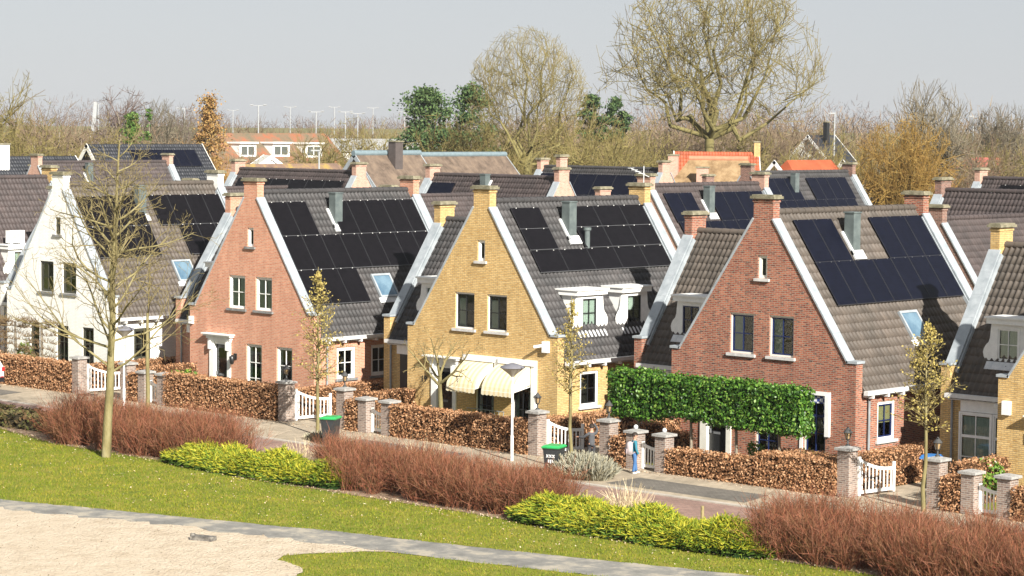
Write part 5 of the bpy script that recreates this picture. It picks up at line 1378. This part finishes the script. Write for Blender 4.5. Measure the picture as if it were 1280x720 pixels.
def wheelie(loc, rz, label, marks=False):
    r = empty("wheelie_bin", loc, rz, label, "wheelie bin", "green lidded wheelie bins")
    b = MB(); V = []
    for z, a, c in ((.06, .21, .25), (.92, .27, .33), (.98, .3, .36)):
        V += [(-a, -c, z), (a, -c, z), (a, c, z), (-a, c, z)]
    b.add(V, [(0, 1, 2, 3)] + [(4 * i + j, 4 * i + (j + 1) % 4, 4 * i + 4 + (j + 1) % 4, 4 * i + 4 + j) for i in range(2) for j in range(4)])
    b.build("body", plain("bin_body", (.03, .034, .036), .45, .4), r)
    l = MB(); V = []
    for z, a, c in ((.981, .31, .37), (1.02, .32, .38), (1.07, .26, .3)):
        V += [(-a, -c, z), (a, -c, z), (a, c, z), (-a, c, z)]
    l.add(V, [(8, 9, 10, 11)] + [(4 * i + j, 4 * i + (j + 1) % 4, 4 * i + 4 + (j + 1) % 4, 4 * i + 4 + j) for i in range(2) for j in range(4)])
    l.build("lid", plain("bin_lid_green", (.03, .36, .1), .4, .4), r)
    for s_ in (-1, 1):
        w_ = MB(); w_.tube([(s_ * .2, .24, .1), (s_ * .26, .24, .1)], .1, 14); w_.build("wheel", BLACK, r)
    h = MB(); h.tube([(-.22, .4, .96), (.22, .4, .96)], .018, 6); h.build("handle", BLACK, r)
    if marks:
        m_ = MB()
        for i in range(3):
            for sg in (-1, 1):
                cx, z = -.11 + .11 * i, .72; BB = (Vector((cx, -.318, z)), Vector((.6, 0, .8 * sg)), Y, Vector((-.8 * sg, 0, .6)))
                m_.box(BB, -.06, .06, -.012, -.002, -.012, .012)
        m_.box(W, -.09, -.05, -.318, -.308, .5, .6); m_.box(W, -.02, .02, -.318, -.308, .48, .6); m_.box(W, .05, .09, -.318, -.308, .5, .6)
        m_.build("white_marks", WHITE, r)
    return r
wheelie((37.0, -6.75, 0), .35, "dark wheelie bin with a green lid and white marks beside the white driveway gate", True)
wheelie((26.0, -6.85, 0), .5, "dark wheelie bin with a green lid partly hidden behind the red shrubs", False)

# white car at the left edge: rear points to +x
def car(loc, rz):
    r = empty("parked_car", loc, rz, "white car parked at the left edge, showing its rear right corner", "car")
    CP = plain("car_white", (.78, .78, .78), .25, .5, .03); DK = plain("car_dark", (.015, .015, .017), .3, .5); TY = plain("tyre", (.02, .02, .02), .8)
    sec = [(-4.3, .45, .65, .68, .6), (-4.1, .3, .78, .8, .62), (-3.0, .28, .98, .88, .7), (-2.35, .28, 1.05, .9, .72), (-1.5, .28, 1.5, .9, .68), (-.7, .28, 1.56, .9, .68), (-.25, .3, 1.42, .88, .66), (-.06, .35, 1.0, .86, .7), (0, .4, .7, .82, .7)]
    V = []; F = []; n = 8
    for x, zb, zt, hw, tw in sec:
        belt = min(zt, .98)
        V += [(x, -hw * .9, zb), (x, -hw, zb + .15), (x, -hw, belt - .05), (x, -(tw if zt > 1.1 else hw * .92), zt - .02), (x, (tw if zt > 1.1 else hw * .92), zt - .02), (x, hw, belt - .05), (x, hw, zb + .15), (x, hw * .9, zb)]
    for i in range(len(sec) - 1):
        for j in range(n): F.append((i * n + j, i * n + (j + 1) % n, (i + 1) * n + (j + 1) % n, (i + 1) * n + j))
    b = MB(); b.add(V, F + [tuple(range(n)), tuple(range((len(sec) - 1) * n, len(sec) * n))], None, True); b.build("body", CP, r)
    g = MB(); g.add([(-.235, -.6, 1.36), (-.235, .6, 1.36), (-.05, .68, 1.02), (-.05, -.68, 1.02)], [(0, 1, 2, 3)]); o_ = g.build("rear_window", DK, r); o_.location = (.02, 0, .01)
    for s_ in (-1, 1):
        g = MB(); g.add([(-1.5, s_ * .7, 1.42), (-.5, s_ * .7, 1.45), (-.3, s_ * .885, 1.02), (-2.2, s_ * .905, 1.02)], [(0, 1, 2, 3)]); o_ = g.build("side_window", DK, r); o_.location = (0, s_ * .02, 0)
        t = MB(); t.box(W, -.14, .03, min(s_ * .72, s_ * .85), max(s_ * .72, s_ * .85), .78, .95); t.build("tail_light", plain("tail_red", (.45, .02, .02), .25, .5), r)
        for x in (-.85, -3.4):
            w_ = MB(); w_.tube([(x, s_ * .68, .31), (x, s_ * .9, .31)], .31, 20); wo = w_.build("wheel", TY, r)
            h = MB(); h.tube([(x, s_ * .89, .31), (x, s_ * .91, .31)], .2, 16); h.build("rim", PSILV, wo)
    p = MB(); p.box(W, .005, .03, -.26, .26, .66, .78); p.build("number_plate", plain("plate_yellow", (.75, .55, .03), .5), r)
    p = MB(); p.box(W, -.2, .06, -.8, .8, .3, .5); p.build("bumper", DK, r)
    p = MB(); p.box(W, .03, .065, .6, .76, .51, .55); p.build("reflector", plain("tail_red", (.45, .02, .02), .25, .5), r)
car((2.2, -5.35, 0), 0)
# wooden pegs beside the road
PEG = noise_mat("peg_wood", (.2, .16, .07), (.34, .28, .14), 8, .9)
for (x, y, l) in ((42.4, -11.2, "short wooden peg behind the left end of the right juniper"), (46.9, -11.1, "short wooden peg beside the road behind the right juniper"), (26.6, -11.2, "short wooden peg behind the left juniper beside the road")):
    b_ = MB(); b_.tube([(0, 0, 0), (0, 0, .6)], [.05, .05], 8); o_ = b_.build("wooden_peg", PEG, None, (x, y, 0)); tag(o_, l, "peg")

# ------------------------------------------------------------------ people
def skin_mesh(name, verts, edges, radii, m, root_i=0, sub=1):
    me = bpy.data.meshes.new(name); me.from_pydata(verts, edges, [])
    o = bpy.data.objects.new(name, me); COL.objects.link(o)
    md = o.modifiers.new("Skin", 'SKIN'); sv = me.skin_vertices[0].data
    for i, r in enumerate(radii):
        sv[i].radius = (r, r) if not isinstance(r, tuple) else r
        sv[i].use_root = (i == root_i)
    s2 = o.modifiers.new("Sub", 'SUBSURF'); s2.levels = sub; s2.render_levels = sub
    dg = bpy.context.evaluated_depsgraph_get(); dg.update()
    out = bpy.data.meshes.new_from_object(o.evaluated_get(dg)); bpy.data.objects.remove(o)
    out.materials.clear(); out.materials.append(m); out.polygons.foreach_set("use_smooth", np.ones(len(out.polygons), bool)); out.name = name
    return out
SKIN = plain("skin", (.5, .28, .19), .6, .3, .06)
def person(loc, rz, H, label, top_c, leg_c, shoe_c, hair_c, arms, legs, head_turn=0.0):
    """local: faces +y, x to its right; H = standing height"""
    r = empty("person", loc, rz, label, "person", None)
    s = H / 1.4
    def P(x, y, z): return (x * s, y * s, z * s)
    V = [P(0, 0, .72), P(0, .0, .88), P(0, -.005, 1.02), P(0, 0, 1.11), P(0, .01, 1.17), P(0, .015, 1.235), P(0, .02, 1.32), P(0, .01, 1.375)]
    R = [(.105, .08), (.1, .078), (.115, .08), (.075, .06), .042, .078, .084, .05]
    E = [(i, i + 1) for i in range(7)]
    TV, TR, TE = [P(0, 0, .6), P(0, 0, .84), P(0, -.005, 1.02), P(0, 0, 1.12)], [(.15, .125), (.13, .105), (.135, .098), (.085, .07)], [(0, 1), (1, 2), (2, 3)]
    LV, LR, LE = [P(0, 0, .8)], [(.125, .105)], []
    SV = []
    for sg, a in ((-1, arms[0]), (1, arms[1])):
        b = len(V); sh = P(sg * .14, 0, 1.07); el = P(*a[0]); wr = P(*a[1])
        V += [sh, el, wr]; R += [.045, .036, .026]; E += [(3, b), (b, b + 1), (b + 1, b + 2)]
        d = (Vector(wr) - Vector(el)).normalized(); side = d.cross(Z).normalized() if abs(d.z) < .9 else X.copy()
        pm = Vector(wr) + d * .04 * s; V.append(tuple(pm)); R.append((.032, .02)); E.append((b + 2, b + 3))
        for k in range(4):
            f1 = pm + d * .035 * s + side * (.012 * (k - 1.5)) * s * 1.4; f2 = f1 + d * (.03 - .004 * abs(k - 1.3)) * s + Vector((0, 0, -.012 * s))
            n0 = len(V); V += [tuple(f1), tuple(f2)]; R += [.0085, .007]; E += [(b + 3, n0), (n0, n0 + 1)]
        th = pm + side * (-.03 * sg) * s; th2 = th + d * .028 * s; n0 = len(V); V += [tuple(th), tuple(th2)]; R += [.009, .008]; E += [(b + 3, n0), (n0, n0 + 1)]
        t = len(TV); TV += [sh, el, tuple(Vector(wr) - d * .01)]; TR += [.06, .05, .04]; TE += [(3, t), (t, t + 1), (t + 1, t + 2)]
    for sg, a in ((-1, legs[0]), (1, legs[1])):
        b = len(V); hip = P(sg * .075, 0, .66); kn = P(*a[0]); an = P(*a[1]); toe = P(a[1][0], a[1][1] + .11, .025)
        V += [hip, kn, an, toe]; R += [.07, .05, .034, .03]; E += [(0, b), (b, b + 1), (b + 1, b + 2), (b + 2, b + 3)]
        l = len(LV); LV += [hip, kn, tuple(Vector(an) + Vector((0, 0, .0)))]; LR += [.086, .065, .055]; LE += [(0, l), (l, l + 1), (l + 1, l + 2)]
        SV.append((P(a[1][0], a[1][1] - .03, .035), P(a[1][0], a[1][1] + .06, .04), P(a[1][0], a[1][1] + .14, .03)))
    body_ = link("body", skin_mesh("body", V, E, R, SKIN), r)
    link("jumper", skin_mesh("jumper", TV, TE, TR, top_c), body_)
    link("trousers", skin_mesh("trousers", LV, LE, LR, leg_c), body_)
    for sh in SV:
        link("shoe", skin_mesh("shoe", list(sh), [(0, 1), (1, 2)], [.042, .044, .034], shoe_c), body_)
    # face
    f = MB()
    for sg in (-1, 1): f.tube([P(sg * .03, .088, 1.3), P(sg * .03, .098, 1.3)], .009, 6)
    f.tube([P(-.02, .085, 1.235), P(.02, .085, 1.235)], .007, 5); f.build("eyes_and_mouth", plain("face_dark", (.06, .03, .03), .6), body_)
    f = MB(); f.tube([P(0, .08, 1.3), P(0, .11, 1.268), P(0, .085, 1.26)], [.01, .015, .008], 6)
    for sg in (-1, 1): f.tube([P(sg * .078, .01, 1.27), P(sg * .09, 0, 1.29), P(sg * .08, 0, 1.31)], [.012, .018, .01], 6)
    f.build("nose_and_ears", SKIN, body_)
    # hair: cap over the skull
    n, mI = 14, 7; HV = []; HF = []
    for j in range(mI + 1):
        th = j / mI * 1.75
        for i in range(n):
            ph = 2 * PI * i / n; front = max(0, math.sin(ph))
            t2 = th * (1 - .42 * front)
            rr = .102 * (1 + .05 * math.sin(ph * 5 + j))
            HV.append(P(rr * .93 * math.sin(t2) * math.cos(ph), .012 + rr * 1.06 * math.sin(t2) * math.sin(ph), 1.305 + rr * math.cos(t2)))
    for j in range(mI):
        for i in range(n): HF.append((j * n + i, j * n + (i + 1) % n, (j + 1) * n + (i + 1) % n, (j + 1) * n + i))
    h = MB(); h.add(HV, HF, None, True); h.build("hair", hair_c, body_)
    return r
HAIR = plain("dark_hair", (.03, .02, .014), .6, .3)
st = ((-.075, .02, .36), (-.078, -.02, .06)), ((.075, .02, .36), (.08, 0, .06))
person((36.3, -4.05, 0), 1.15, 1.48, "boy in a dark grey hoodie seen from behind, one arm raised at the brick post", plain("grey_hoodie", (.085, .088, .095), .9, .1), plain("dark_trousers", (.05, .05, .055), .9, .1), plain("dark_shoes", (.03, .03, .03), .7), HAIR,
       (((-.24, .14, .95), (-.33, .32, .95)), ((.27, .12, 1.2), (.13, .16, 1.42))), st)
FACE2 = -.55
person((38.5, -4.35, 0), FACE2, 1.42, "boy in a teal jumper and blue jeans beside the small gate, carrying a backpack", plain("teal_jumper", (.045, .19, .25), .9, .1), plain("blue_jeans", (.06, .14, .3), .9, .1), plain("pale_shoes", (.5, .46, .42), .7), HAIR,
       (((-.19, .0, .86), (-.2, .09, .66)), ((.19, .0, .86), (.2, .09, .66))), (((-.07, .06, .36), (-.075, .1, .06)), ((.07, .0, .36), (.075, -.06, .06))))
bp_ = empty("backpack", (38.5, -4.35, 0), FACE2, "pale grey backpack with a pink tint worn by the boy in teal", "backpack")
V = []
for (y, hw, z0, z1) in ((-.105, .14, .7, 1.1), (-.17, .155, .67, 1.12), (-.25, .145, .69, 1.08), (-.29, .1, .74, 1.0)):
    V += [(-hw, y, z0), (hw, y, z0), (hw * .85, y, z1), (-hw * .85, y, z1)]
b_ = MB(); b_.add(V, [(0, 1, 2, 3), (12, 13, 14, 15)] + [(4 * i + j, 4 * i + (j + 1) % 4, 4 * i + 4 + (j + 1) % 4, 4 * i + 4 + j) for i in range(3) for j in range(4)], None, True); b_.build("bag", plain("backpack_grey", (.46, .4, .4), .8, .2), bp_)
b_ = MB(); b_.box(W, -.1, .1, -.315, -.28, .72, .88); b_.build("pocket", plain("backpack_pocket", (.38, .31, .32), .8), bp_)
for sg in (-1, 1):
    b_ = MB(); b_.tube([(sg * .09, -.1, 1.08), (sg * .095, 0, 1.15), (sg * .1, .1, 1.05), (sg * .13, .1, .88), (sg * .14, -.02, .76), (sg * .13, -.1, .72)], .017, 6); b_.build("strap", plain("backpack_strap", (.3, .26, .27), .8), bp_)

# ------------------------------------------------------------------ trees beyond the houses
TW_OLIVE = island_mat("far_twigs_olive", [(.13, .105, .038), (.19, .16, .055), (.25, .21, .08), (.17, .12, .055)], .9, .1)
TW_BROWN = island_mat("far_twigs_brown", [(.12, .085, .055), (.18, .13, .085), (.23, .175, .11), (.16, .11, .08)], .9, .1)
TW_PURP = island_mat("far_twigs_purple", [(.1, .075, .065), (.14, .105, .09), (.18, .14, .12)], .9, .1)
TW_ORANGE = island_mat("far_twigs_orange", [(.2, .11, .035), (.28, .16, .05), (.34, .21, .07)], .9, .1)
TW_GOLD = island_mat("gold_twigs", [(.2, .125, .035), (.29, .185, .05), (.37, .25, .08), (.26, .14, .04)], .9, .1)
TW_GREY = island_mat("grey_twigs", [(.13, .11, .075), (.18, .155, .11), (.23, .2, .14)], .9, .1)
BK_FAR = noise_mat("bark_far", (.1, .085, .035), (.18, .155, .06), 1.0, .9, .2, 8, c3=(.24, .21, .1))

def crown_proto(seed, k=(9, 8, 8, 3), fork=.12, r0=.03, rx=.5, z0=.15, up=.08, thin=1.0, reach=(.45, .68)):
    """unit height crown: limbs reach points of a rounded volume, split and split again"""
    rng = np.random.default_rng(seed); segs = []
    def path(p, q, ra, rb, lev, n):
        L = np.linalg.norm(q - p); sag = np.array([0, 0, .14]) * np.linalg.norm(q[:2] - p[:2])
        if n > 2: pts = [p] + [p + (q - p) * t + rng.normal(size=3) * L * .05 - sag * math.sin(PI * t) for t in (.2, .4, .6, .8)] + [q]
        else: pts = [p, (p + q) / 2 + rng.normal(size=3) * L * .1 - sag * .45, q] if n > 1 else [p, q]
        for i in range(len(pts) - 1):
            t0, t1 = i / (len(pts) - 1), (i + 1) / (len(pts) - 1)
            segs.append((pts[i], pts[i + 1], ra + (rb - ra) * t0, ra + (rb - ra) * t1, lev))
    c = np.array([0, 0, (1 + z0) / 2]); R = np.array([rx, rx, (1 - z0) / 2])
    def keep(q):
        v = (q - c) / R; l = np.linalg.norm(v)
        return q if l < 1 else c + v / l * R * rng.uniform(.9, 1.04)
    f = np.array([0, 0, fork])
    if fork > .06: path(np.zeros(3), f, r0, r0 * .8, 0, 1)
    for i in range(k[0]):
        st_ = f if fork > .06 else np.array([rng.normal() * .03, rng.normal() * .03, 0])
        phi = 2.4 * i + rng.uniform(-.3, .3); zz = -.25 + 1.2 * (i + .5) / k[0]; rr = math.sqrt(max(0, 1 - min(1, abs(zz)) ** 2))
        d = np.array([math.cos(phi) * rr, math.sin(phi) * rr, zz]); e = c + d * R * rng.uniform(*reach)
        path(st_, e, r0 * .5, r0 * .16 * thin, 0, 3)
        for j in range(k[1]):
            t = rng.uniform(.45, 1.0); p = st_ + (e - st_) * t
            d2 = d * .5 + rng.normal(size=3) * .75 + np.array([0, 0, up]); e2 = keep(p + d2 * R * rng.uniform(.22, .42))
            path(p, e2, r0 * .2 * thin, r0 * .09 * thin, 1, 2)
            for m in range(k[2]):
                t = rng.uniform(.2, 1); p2 = p + (e2 - p) * t; d3 = d2 / np.linalg.norm(d2) * .5 + rng.normal(size=3) * .6 + np.array([0, 0, up * 1.2]); e3 = keep(p2 + d3 * rng.uniform(.07, .16))
                path(p2, e3, r0 * .09 * thin, r0 * .05 * thin, 2, 1)
                for q in range(k[3]):
                    t = rng.uniform(.2, 1); p3 = p2 + (e3 - p2) * t; d4 = d3 * .6 + rng.normal(size=3) * .5 + np.array([0, 0, up]); path(p3, keep(p3 + d4 * rng.uniform(.03, .08)), r0 * .05, r0 * .03, 3, 1)
    return segs
PROTO = {}
def proto(key, seed, m, bark, mr, **kw):
    PROTO[key] = tree_meshes(key, crown_proto(seed, **kw), 0, bark, m, mr, (4, 3))
for i in range(3): proto("olive%d" % i, 60 + i, TW_OLIVE, BK_FAR, .0013, fork=.05 if i else .15)
for i in range(2): proto("brown%d" % i, 70 + i, TW_BROWN, BARKGREY, .0012, fork=.18)
proto("orange0", 80, TW_ORANGE, BARKGREY, .0015, fork=.05)
proto("purple0", 90, TW_PURP, BARKGREY, .0011, fork=.2, up=.1)
proto("gold0", 95, TW_GOLD, BARKG, .0012, k=(22, 12, 10, 4), fork=.03, r0=.02, z0=-.05, up=.1); proto("grey0", 97, TW_GREY, BARKGREY, .0011, fork=.3, up=.3, rx=.42)
tm_, cm_ = tree_meshes("huge", crown_proto(12, k=(12, 10, 6, 4), fork=.4, r0=.021, rx=.42, z0=.28, up=.3, thin=.5, reach=(.6, .9)), 0, BK_FAR, TW_OLIVE, .0003, (8, 3))
r_ = place_tree("bare_tree", tm_, cm_, (-53.2, 114.1, 0), .4, 26.5, "huge bare tree with a broad crown above the golden thatched roof")
tm_, cm_ = tree_meshes("forked", crown_proto(33, k=(9, 9, 7, 3), fork=.42, r0=.016, rx=.27, z0=.34, up=.4, thin=.6, reach=(.55, .85)), 0, BK_FAR, TW_OLIVE, .00045, (7, 3))
r_ = place_tree("bare_tree", tm_, cm_, (-48.5, 83.7, 0), 1.0, 20.0, "tall forked bare tree left of the huge one, behind the thatched roofs")
CNT = {}
def bush(kind, x, y, h, wd, label, cat="tree", group=None, squash=None):
    CNT[kind] = CNT.get(kind, -1) + 1
    nv = len([k for k in PROTO if k.startswith(kind)]); t, c = PROTO["%s%d" % (kind, CNT[kind] % nv)]
    r = empty("bare_tree", (x, y, 0), (x * 1.7 + y * .9) % 6.28, label, cat, group)
    sx = max(wd, h * .72) if squash is None else squash
    r.scale = (sx, sx, h); link("trunk", t, r); link("crown", c, r); return r
LIST = [(-95,102,12.1,4.9,'olive'),(-101,112,12.4,5.3,'olive'),(-94,109,12.1,5.0,'olive'),(-81,101,11.5,4.7,'olive'),(-60,86,12.8,4.9,'olive'),(-63,93,13.8,5.1,'olive'),(-52,84,12.2,4.8,'olive'),(-55,94,12.9,5.0,'olive'),(-59,102,13.9,5.9,'olive'),(-50,96,13.1,5.6,'olive'),(-53,103,12.6,5.1,'olive'),(-55,109,12.2,4.5,'olive'),(-45,79,11.0,4.6,'olive'),(-40,81,11.2,5.2,'olive'),(-39,85,11.3,5.2,'olive'),(-52,79,11.1,4.0,'olive'),(-56,124,12.4,5.5,'olive'),(-49,120,13.2,6.1,'brown'),(-49,125,12.5,6.2,'brown'),(-41,118,11.7,5.2,'olive'),(-41,108,11.1,5.0,'olive'),(-37,108,10.9,4.9,'olive'),(-28,102,10.4,4.0,'olive'),(-37,135,11.8,4.6,'olive'),(-25,119,12.0,4.9,'brown'),(-21,118,11.9,4.2,'olive'),(-20,109,10.4,3.4,'brown'),(-92,62,12.5,5.1,'olive'),(-81,57,11.8,4.1,'olive'),(-89,68,11.9,5.1,'olive'),(-79,64,11.3,4.2,'olive'),(-76,57,10.8,4.0,'olive'),(-86,75,11.9,4.4,'brown'),(-79,72,11.2,3.6,'orange'),(-89,86,10.8,4.6,'brown'),(-68,64,10.6,3.4,'orange'),(-63,62,9.0,3.0,'orange'),(-80,80,9.0,3.7,'olive'),(-78,87,9.4,3.7,'olive'),(-73,87,10.0,4.1,'olive'),(-65,81,9.8,3.5,'olive'),(-67,127,12.4,5.7,'brown'),(-69,133,13.3,5.9,'brown'),(-64,130,12.8,4.9,'brown')]
r_ = random.Random(4)
for i in range(34):
    d_ = r_.uniform(255, 330); u_ = -.2 + .4 * (i + r_.random()) / 34
    LIST.append((91.8 - .685 * d_ + .729 * u_ * d_, -67.1 + .729 * d_ + .685 * u_ * d_, r_.uniform(11.0, 13.4), 6.5, 'brown' if i % 3 else 'olive'))
KL = {"olive": "olive green leafless tree among the mass of trees behind the roofs", "brown": "brown leafless tree among the trees behind the roofs", "orange": "orange tinted leafless tree behind the left roofs"}
for x, y, h, wd, kd in LIST:
    bush(kd, x, y, h * rng.uniform(.95, 1.05), wd * 1.45, KL[kd], "tree", {"olive": "olive trees behind the roofs", "brown": "brown trees behind the roofs", "orange": "orange trees behind the left roofs"}[kd])
bush("gold", -13.5, 88.5, 13.2, 8.6, "big golden twig bush behind the panel covered house at right")
bush("grey", -35.1, 123.5, 16.9, 6.0, "bare grey tree rising above the golden bush")
bush("olive", -102, 67.5, 17.2, 8.0, "tall bare tree at the left edge of the photo")
bush("brown", -85.3, 62.3, 14.4, 7.0, "dense reddish topped bare tree left of the black tiled house")
bush("purple", -117.2, 94.4, 15.6, 7.5, "purple brown birch like tree above the black tiled house")
bush("grey", -106.1, 90.9, 14.6, 5.5, "pale bare tree right of the ivy green conifer")
bush("purple", -131, 116, 13.9, 6.0, "dark purple tree beside the orange brown leafy tree")
bush("grey", -70.4, 193.3, 15.5, 12.0, "wide grey bare tree at the right edge of the skyline")
# leafy trees: trunk, limbs and clumps of small leaves
def clump_tree(name, loc, h, wd, z0, m, label, n_cl, leaf, seed, conic=0.0, per=70, clr=.16):
    rng = np.random.default_rng(seed); r = empty(name, loc, 0, label, "tree")
    t = MB(); t.tube([(0, 0, 0), (.1, 0, h * .5), (0, .1, h * .95)], [h * .018, h * .012, .02], 7); P = []; 
    for i in range(n_cl):
        z = z0 + (h - z0) * rng.random() ** .85; f = (z - z0) / (h - z0)
        rad = wd / 2 * ((1 - f) ** .8 if conic else math.sin(PI * min(1, f * .8 + .2)) ** .6) * rng.uniform(.35, 1.0); a = rng.uniform(0, 2 * PI)
        c = np.array([math.cos(a) * rad, math.sin(a) * rad, z]); t.tube([(0, 0, max(.5, z - rad * .5)), tuple(c)], [.06, .02], 4, False)
        s_ = wd * clr * rng.uniform(.6, 1.2); P.append(c + rng.normal(size=(per, 3)) * np.array([s_, s_, s_ * .55]) * .55)
    t.build("trunk", BARKGREY, r); V, F = leaves(np.concatenate(P), leaf, rng); link("crown", np_mesh("crown", V, F, m), r); return r
PINE = island_mat("pine_needles", [(.025, .05, .02), (.045, .085, .028), (.075, .12, .04), (.1, .14, .05)], .7, .2)
IVY = island_mat("ivy_green", [(.04, .09, .015), (.075, .14, .025), (.12, .19, .04)], .6, .3)
OAK = island_mat("dead_oak_leaves", [(.2, .1, .035), (.3, .17, .06), (.38, .24, .09), (.24, .17, .06)], .8, .2)
clump_tree("pine_tree", (-72.3, 95.3, 0), 15.0, 7.2, 4, PINE, "dark green pine left of the tall forked bare tree", 120, .15, 1, 0.0, 110, .15)
clump_tree("pine_tree", (-72.8, 101.7, 0), 15.2, 6.2, 5, PINE, "second dark pine just right of the larger pine", 90, .15, 2, 0.0, 100, .15)
clump_tree("pine_tree", (-82.1, 130.0, 0), 14.8, 3.3, 10, PINE, "small pine crown left of the huge bare tree, left one of two", 40, .16, 3, 0.0, 90)
clump_tree("pine_tree", (-81.6, 133.3, 0), 14.6, 3.2, 10, PINE, "small pine crown left of the huge bare tree, right one of two", 40, .16, 4, 0.0, 90)
clump_tree("conifer", (-92.4, 76.1, 0), 12.4, 3.2, 5, IVY, "ivy green conifer above the black tiled house", 80, .13, 5, 1.0, 90)
clump_tree("conifer", (-92.9, 78.5, 0), 12.9, 1.2, 5, IVY, "thin green spire beside the ivy green conifer", 20, .14, 6, 1.0)
clump_tree("oak_tree", (-71.6, 68.3, 0), 13.9, 4.6, 4, OAK, "orange brown leafy tree left of the mossy roof", 110, .11, 7, .8, 60)

# ------------------------------------------------------------------ far skyline
def far_wood(name, n, u0, u1, v0, v1, hmin, hmax, m, seed, label):
    """one mass of far bare trees; (u,v): sideways and forward from the camera position on the ground"""
    rng = np.random.default_rng(seed); A = []; B_ = []; ra = []; rb = []
    fx = np.array([-.685, .729, 0]); rx_ = np.array([.729, .685, 0]); c0 = np.array([91.8, -67.1, 0])
    for i in range(n):
        v = rng.uniform(v0, v1); u = rng.uniform(u0, u1) * v; h = rng.uniform(hmin, hmax) * (1 + .22 * math.sin(u * .03) + .12 * math.sin(u * .011 + 2)); base = c0 + fx * v + rx_ * u
        k = 190; d = rng.normal(size=(k, 3)); d /= np.linalg.norm(d, axis=1, keepdims=True); rad = rng.random(k) ** .4
        wdt = h * rng.uniform(.28, .5); s = base + np.array([0, 0, h * .56]) + d * rad[:, None] * np.array([wdt, wdt, h * .4])
        e = s + (d * .6 + rng.normal(size=(k, 3)) * .6 + np.array([0, 0, .3])) * rng.uniform(.5, 1.3, (k, 1)); A.append(s); B_.append(e); ra.append(np.full(k, .06)); rb.append(np.full(k, .02))
        q = base + np.array([0, 0, h * .5]); A.append(np.repeat(base[None], 4, 0)); B_.append(q + rng.normal(size=(4, 3)) * np.array([wdt * .3, wdt * .3, 1])); ra.append(np.full(4, .16)); rb.append(np.full(4, .06))
    V, F = strips(np.concatenate(A), np.concatenate(B_), np.concatenate(ra), np.concatenate(rb), rng)
    return tag(link(name, np_mesh(name, V, F, m)), label, "wood", None, "stuff")
far_wood("far_wood", 420, -.26, .26, 520, 900, 11, 17, TW_PURP, 3, "far mass of bare purple brown woodland along the horizon")
far_wood("middle_wood", 300, -.25, .02, 320, 480, 8, 12.5, TW_BROWN, 4, "brown scrub belt in front of the far embankment")
far_wood("middle_wood", 220, .0, .25, 300, 480, 8.5, 12.5, TW_BROWN, 5, "brown scrub belt right of the huge bare tree")
# grassy embankment in the distance
def embankment():
    c0 = Vector((91.8, -67.1, 0)); fx = Vector((-.685, .729, 0)); rx_ = Vector((.729, .685, 0))
    mb = MB(); prof = [(440, 0), (462, 8.5), (480, 10.6), (500, 10.6), (530, 0)]
    for (va, za), (vb, zb) in zip(prof[:-1], prof[1:]):
        mb.add([c0 + fx * va + rx_ * -300 + Z * za, c0 + fx * va + rx_ * 300 + Z * za, c0 + fx * vb + rx_ * 300 + Z * zb, c0 + fx * vb + rx_ * -300 + Z * zb], [(0, 1, 2, 3)])
    tag(mb.build("embankment", noise_mat("embankment_grass", (.11, .115, .05), (.16, .15, .07), .06, .95, c3=(.19, .165, .095))), kind="structure")
embankment()
MAST = plain("mast_grey", (.34, .35, .35), .5, .3)
MASTS = [(-248.9, 190.6, 14.64), (-143.8, 124.2, 13.34), (-216.5, 193.4, 13.65), (-129.6, 123.9, 13.75), (-194.6, 186.5, 14.14), (-132.0, 135.3, 13.09), (-144.1, 151.4, 13.21), (-142.9, 152.5, 13.01), (-214.4, 223.0, 14.37), (-196.0, 212.7, 13.64), (-219.2, 218.4, 14.45)]
for i, (x, y, z) in enumerate(MASTS):
    r = empty("light_mast", (x, y, 0), 0, "grey double armed light mast on the skyline above the left roofs", "light mast", "light masts on the left skyline")
    m_ = MB(); m_.tube([(0, 0, 0), (0, 0, z)], [.1, .08], 6); m_.build("pole", MAST, r)
    m_ = MB(); m_.box((O0, CR, CF, Z), -.9, .9, -.04, .04, z - .04, z + .04); m_.box((O0, CR, CF, Z), -1.0, -.6, -.12, .12, z + .04, z + .13); m_.box((O0, CR, CF, Z), .6, 1.0, -.12, .12, z + .04, z + .13); m_.build("lamp_arm", MAST, r)
for (x, y, z, l) in ((-61.9, 146.2, 13.2, "single white light mast left of the golden bush, above the orange roof"), (-73.1, 190.7, 13.2, "single white light mast at the right side of the skyline"), (-64.5, 74.6, 9.34, "short white lamp right of the yellow lichen roof")):
    r = empty("light_mast", (x, y, 0), 0, l, "light mast")
    m_ = MB(); m_.tube([(0, 0, 0), (0, 0, z)], [.12, .08], 6); m_.build("pole", MAST, r)
    m_ = MB(); m_.box((O0, CR, CF, Z), -.7, .1, -.1, .1, z, z + .12); m_.build("lamp_arm", MAST, r)
m_ = MB(); m_.prism((Vector((-249.7, 189.9, 0)), CR, CF, Z), [(-1.2, 0), (-.3, 0), (.95, 15.0), (.35, 15.0)], -.3, .3); tag(m_.build("slanted_pylon", MAST), "white slanted pylon on the skyline near the left edge", "pylon")

# ------------------------------------------------------------------ air
def haze(density=0.00013):
    m = bpy.data.materials.new("haze_air"); m.use_nodes = True; n = m.node_tree
    n.nodes.remove(n.nodes["Principled BSDF"])
    v = n.nodes.new("ShaderNodeVolumePrincipled"); v.inputs["Color"].default_value = (.86, .89, .93, 1); v.inputs["Density"].default_value = density; v.inputs["Anisotropy"].default_value = .2
    n.links.new(v.outputs[0], n.nodes["Material Output"].inputs["Volume"])
    b = MB(); b.box(W, -2550, 450, -450, 2650, -1, 28); o = b.build("haze", m); tag(o, kind="stuff")
haze()
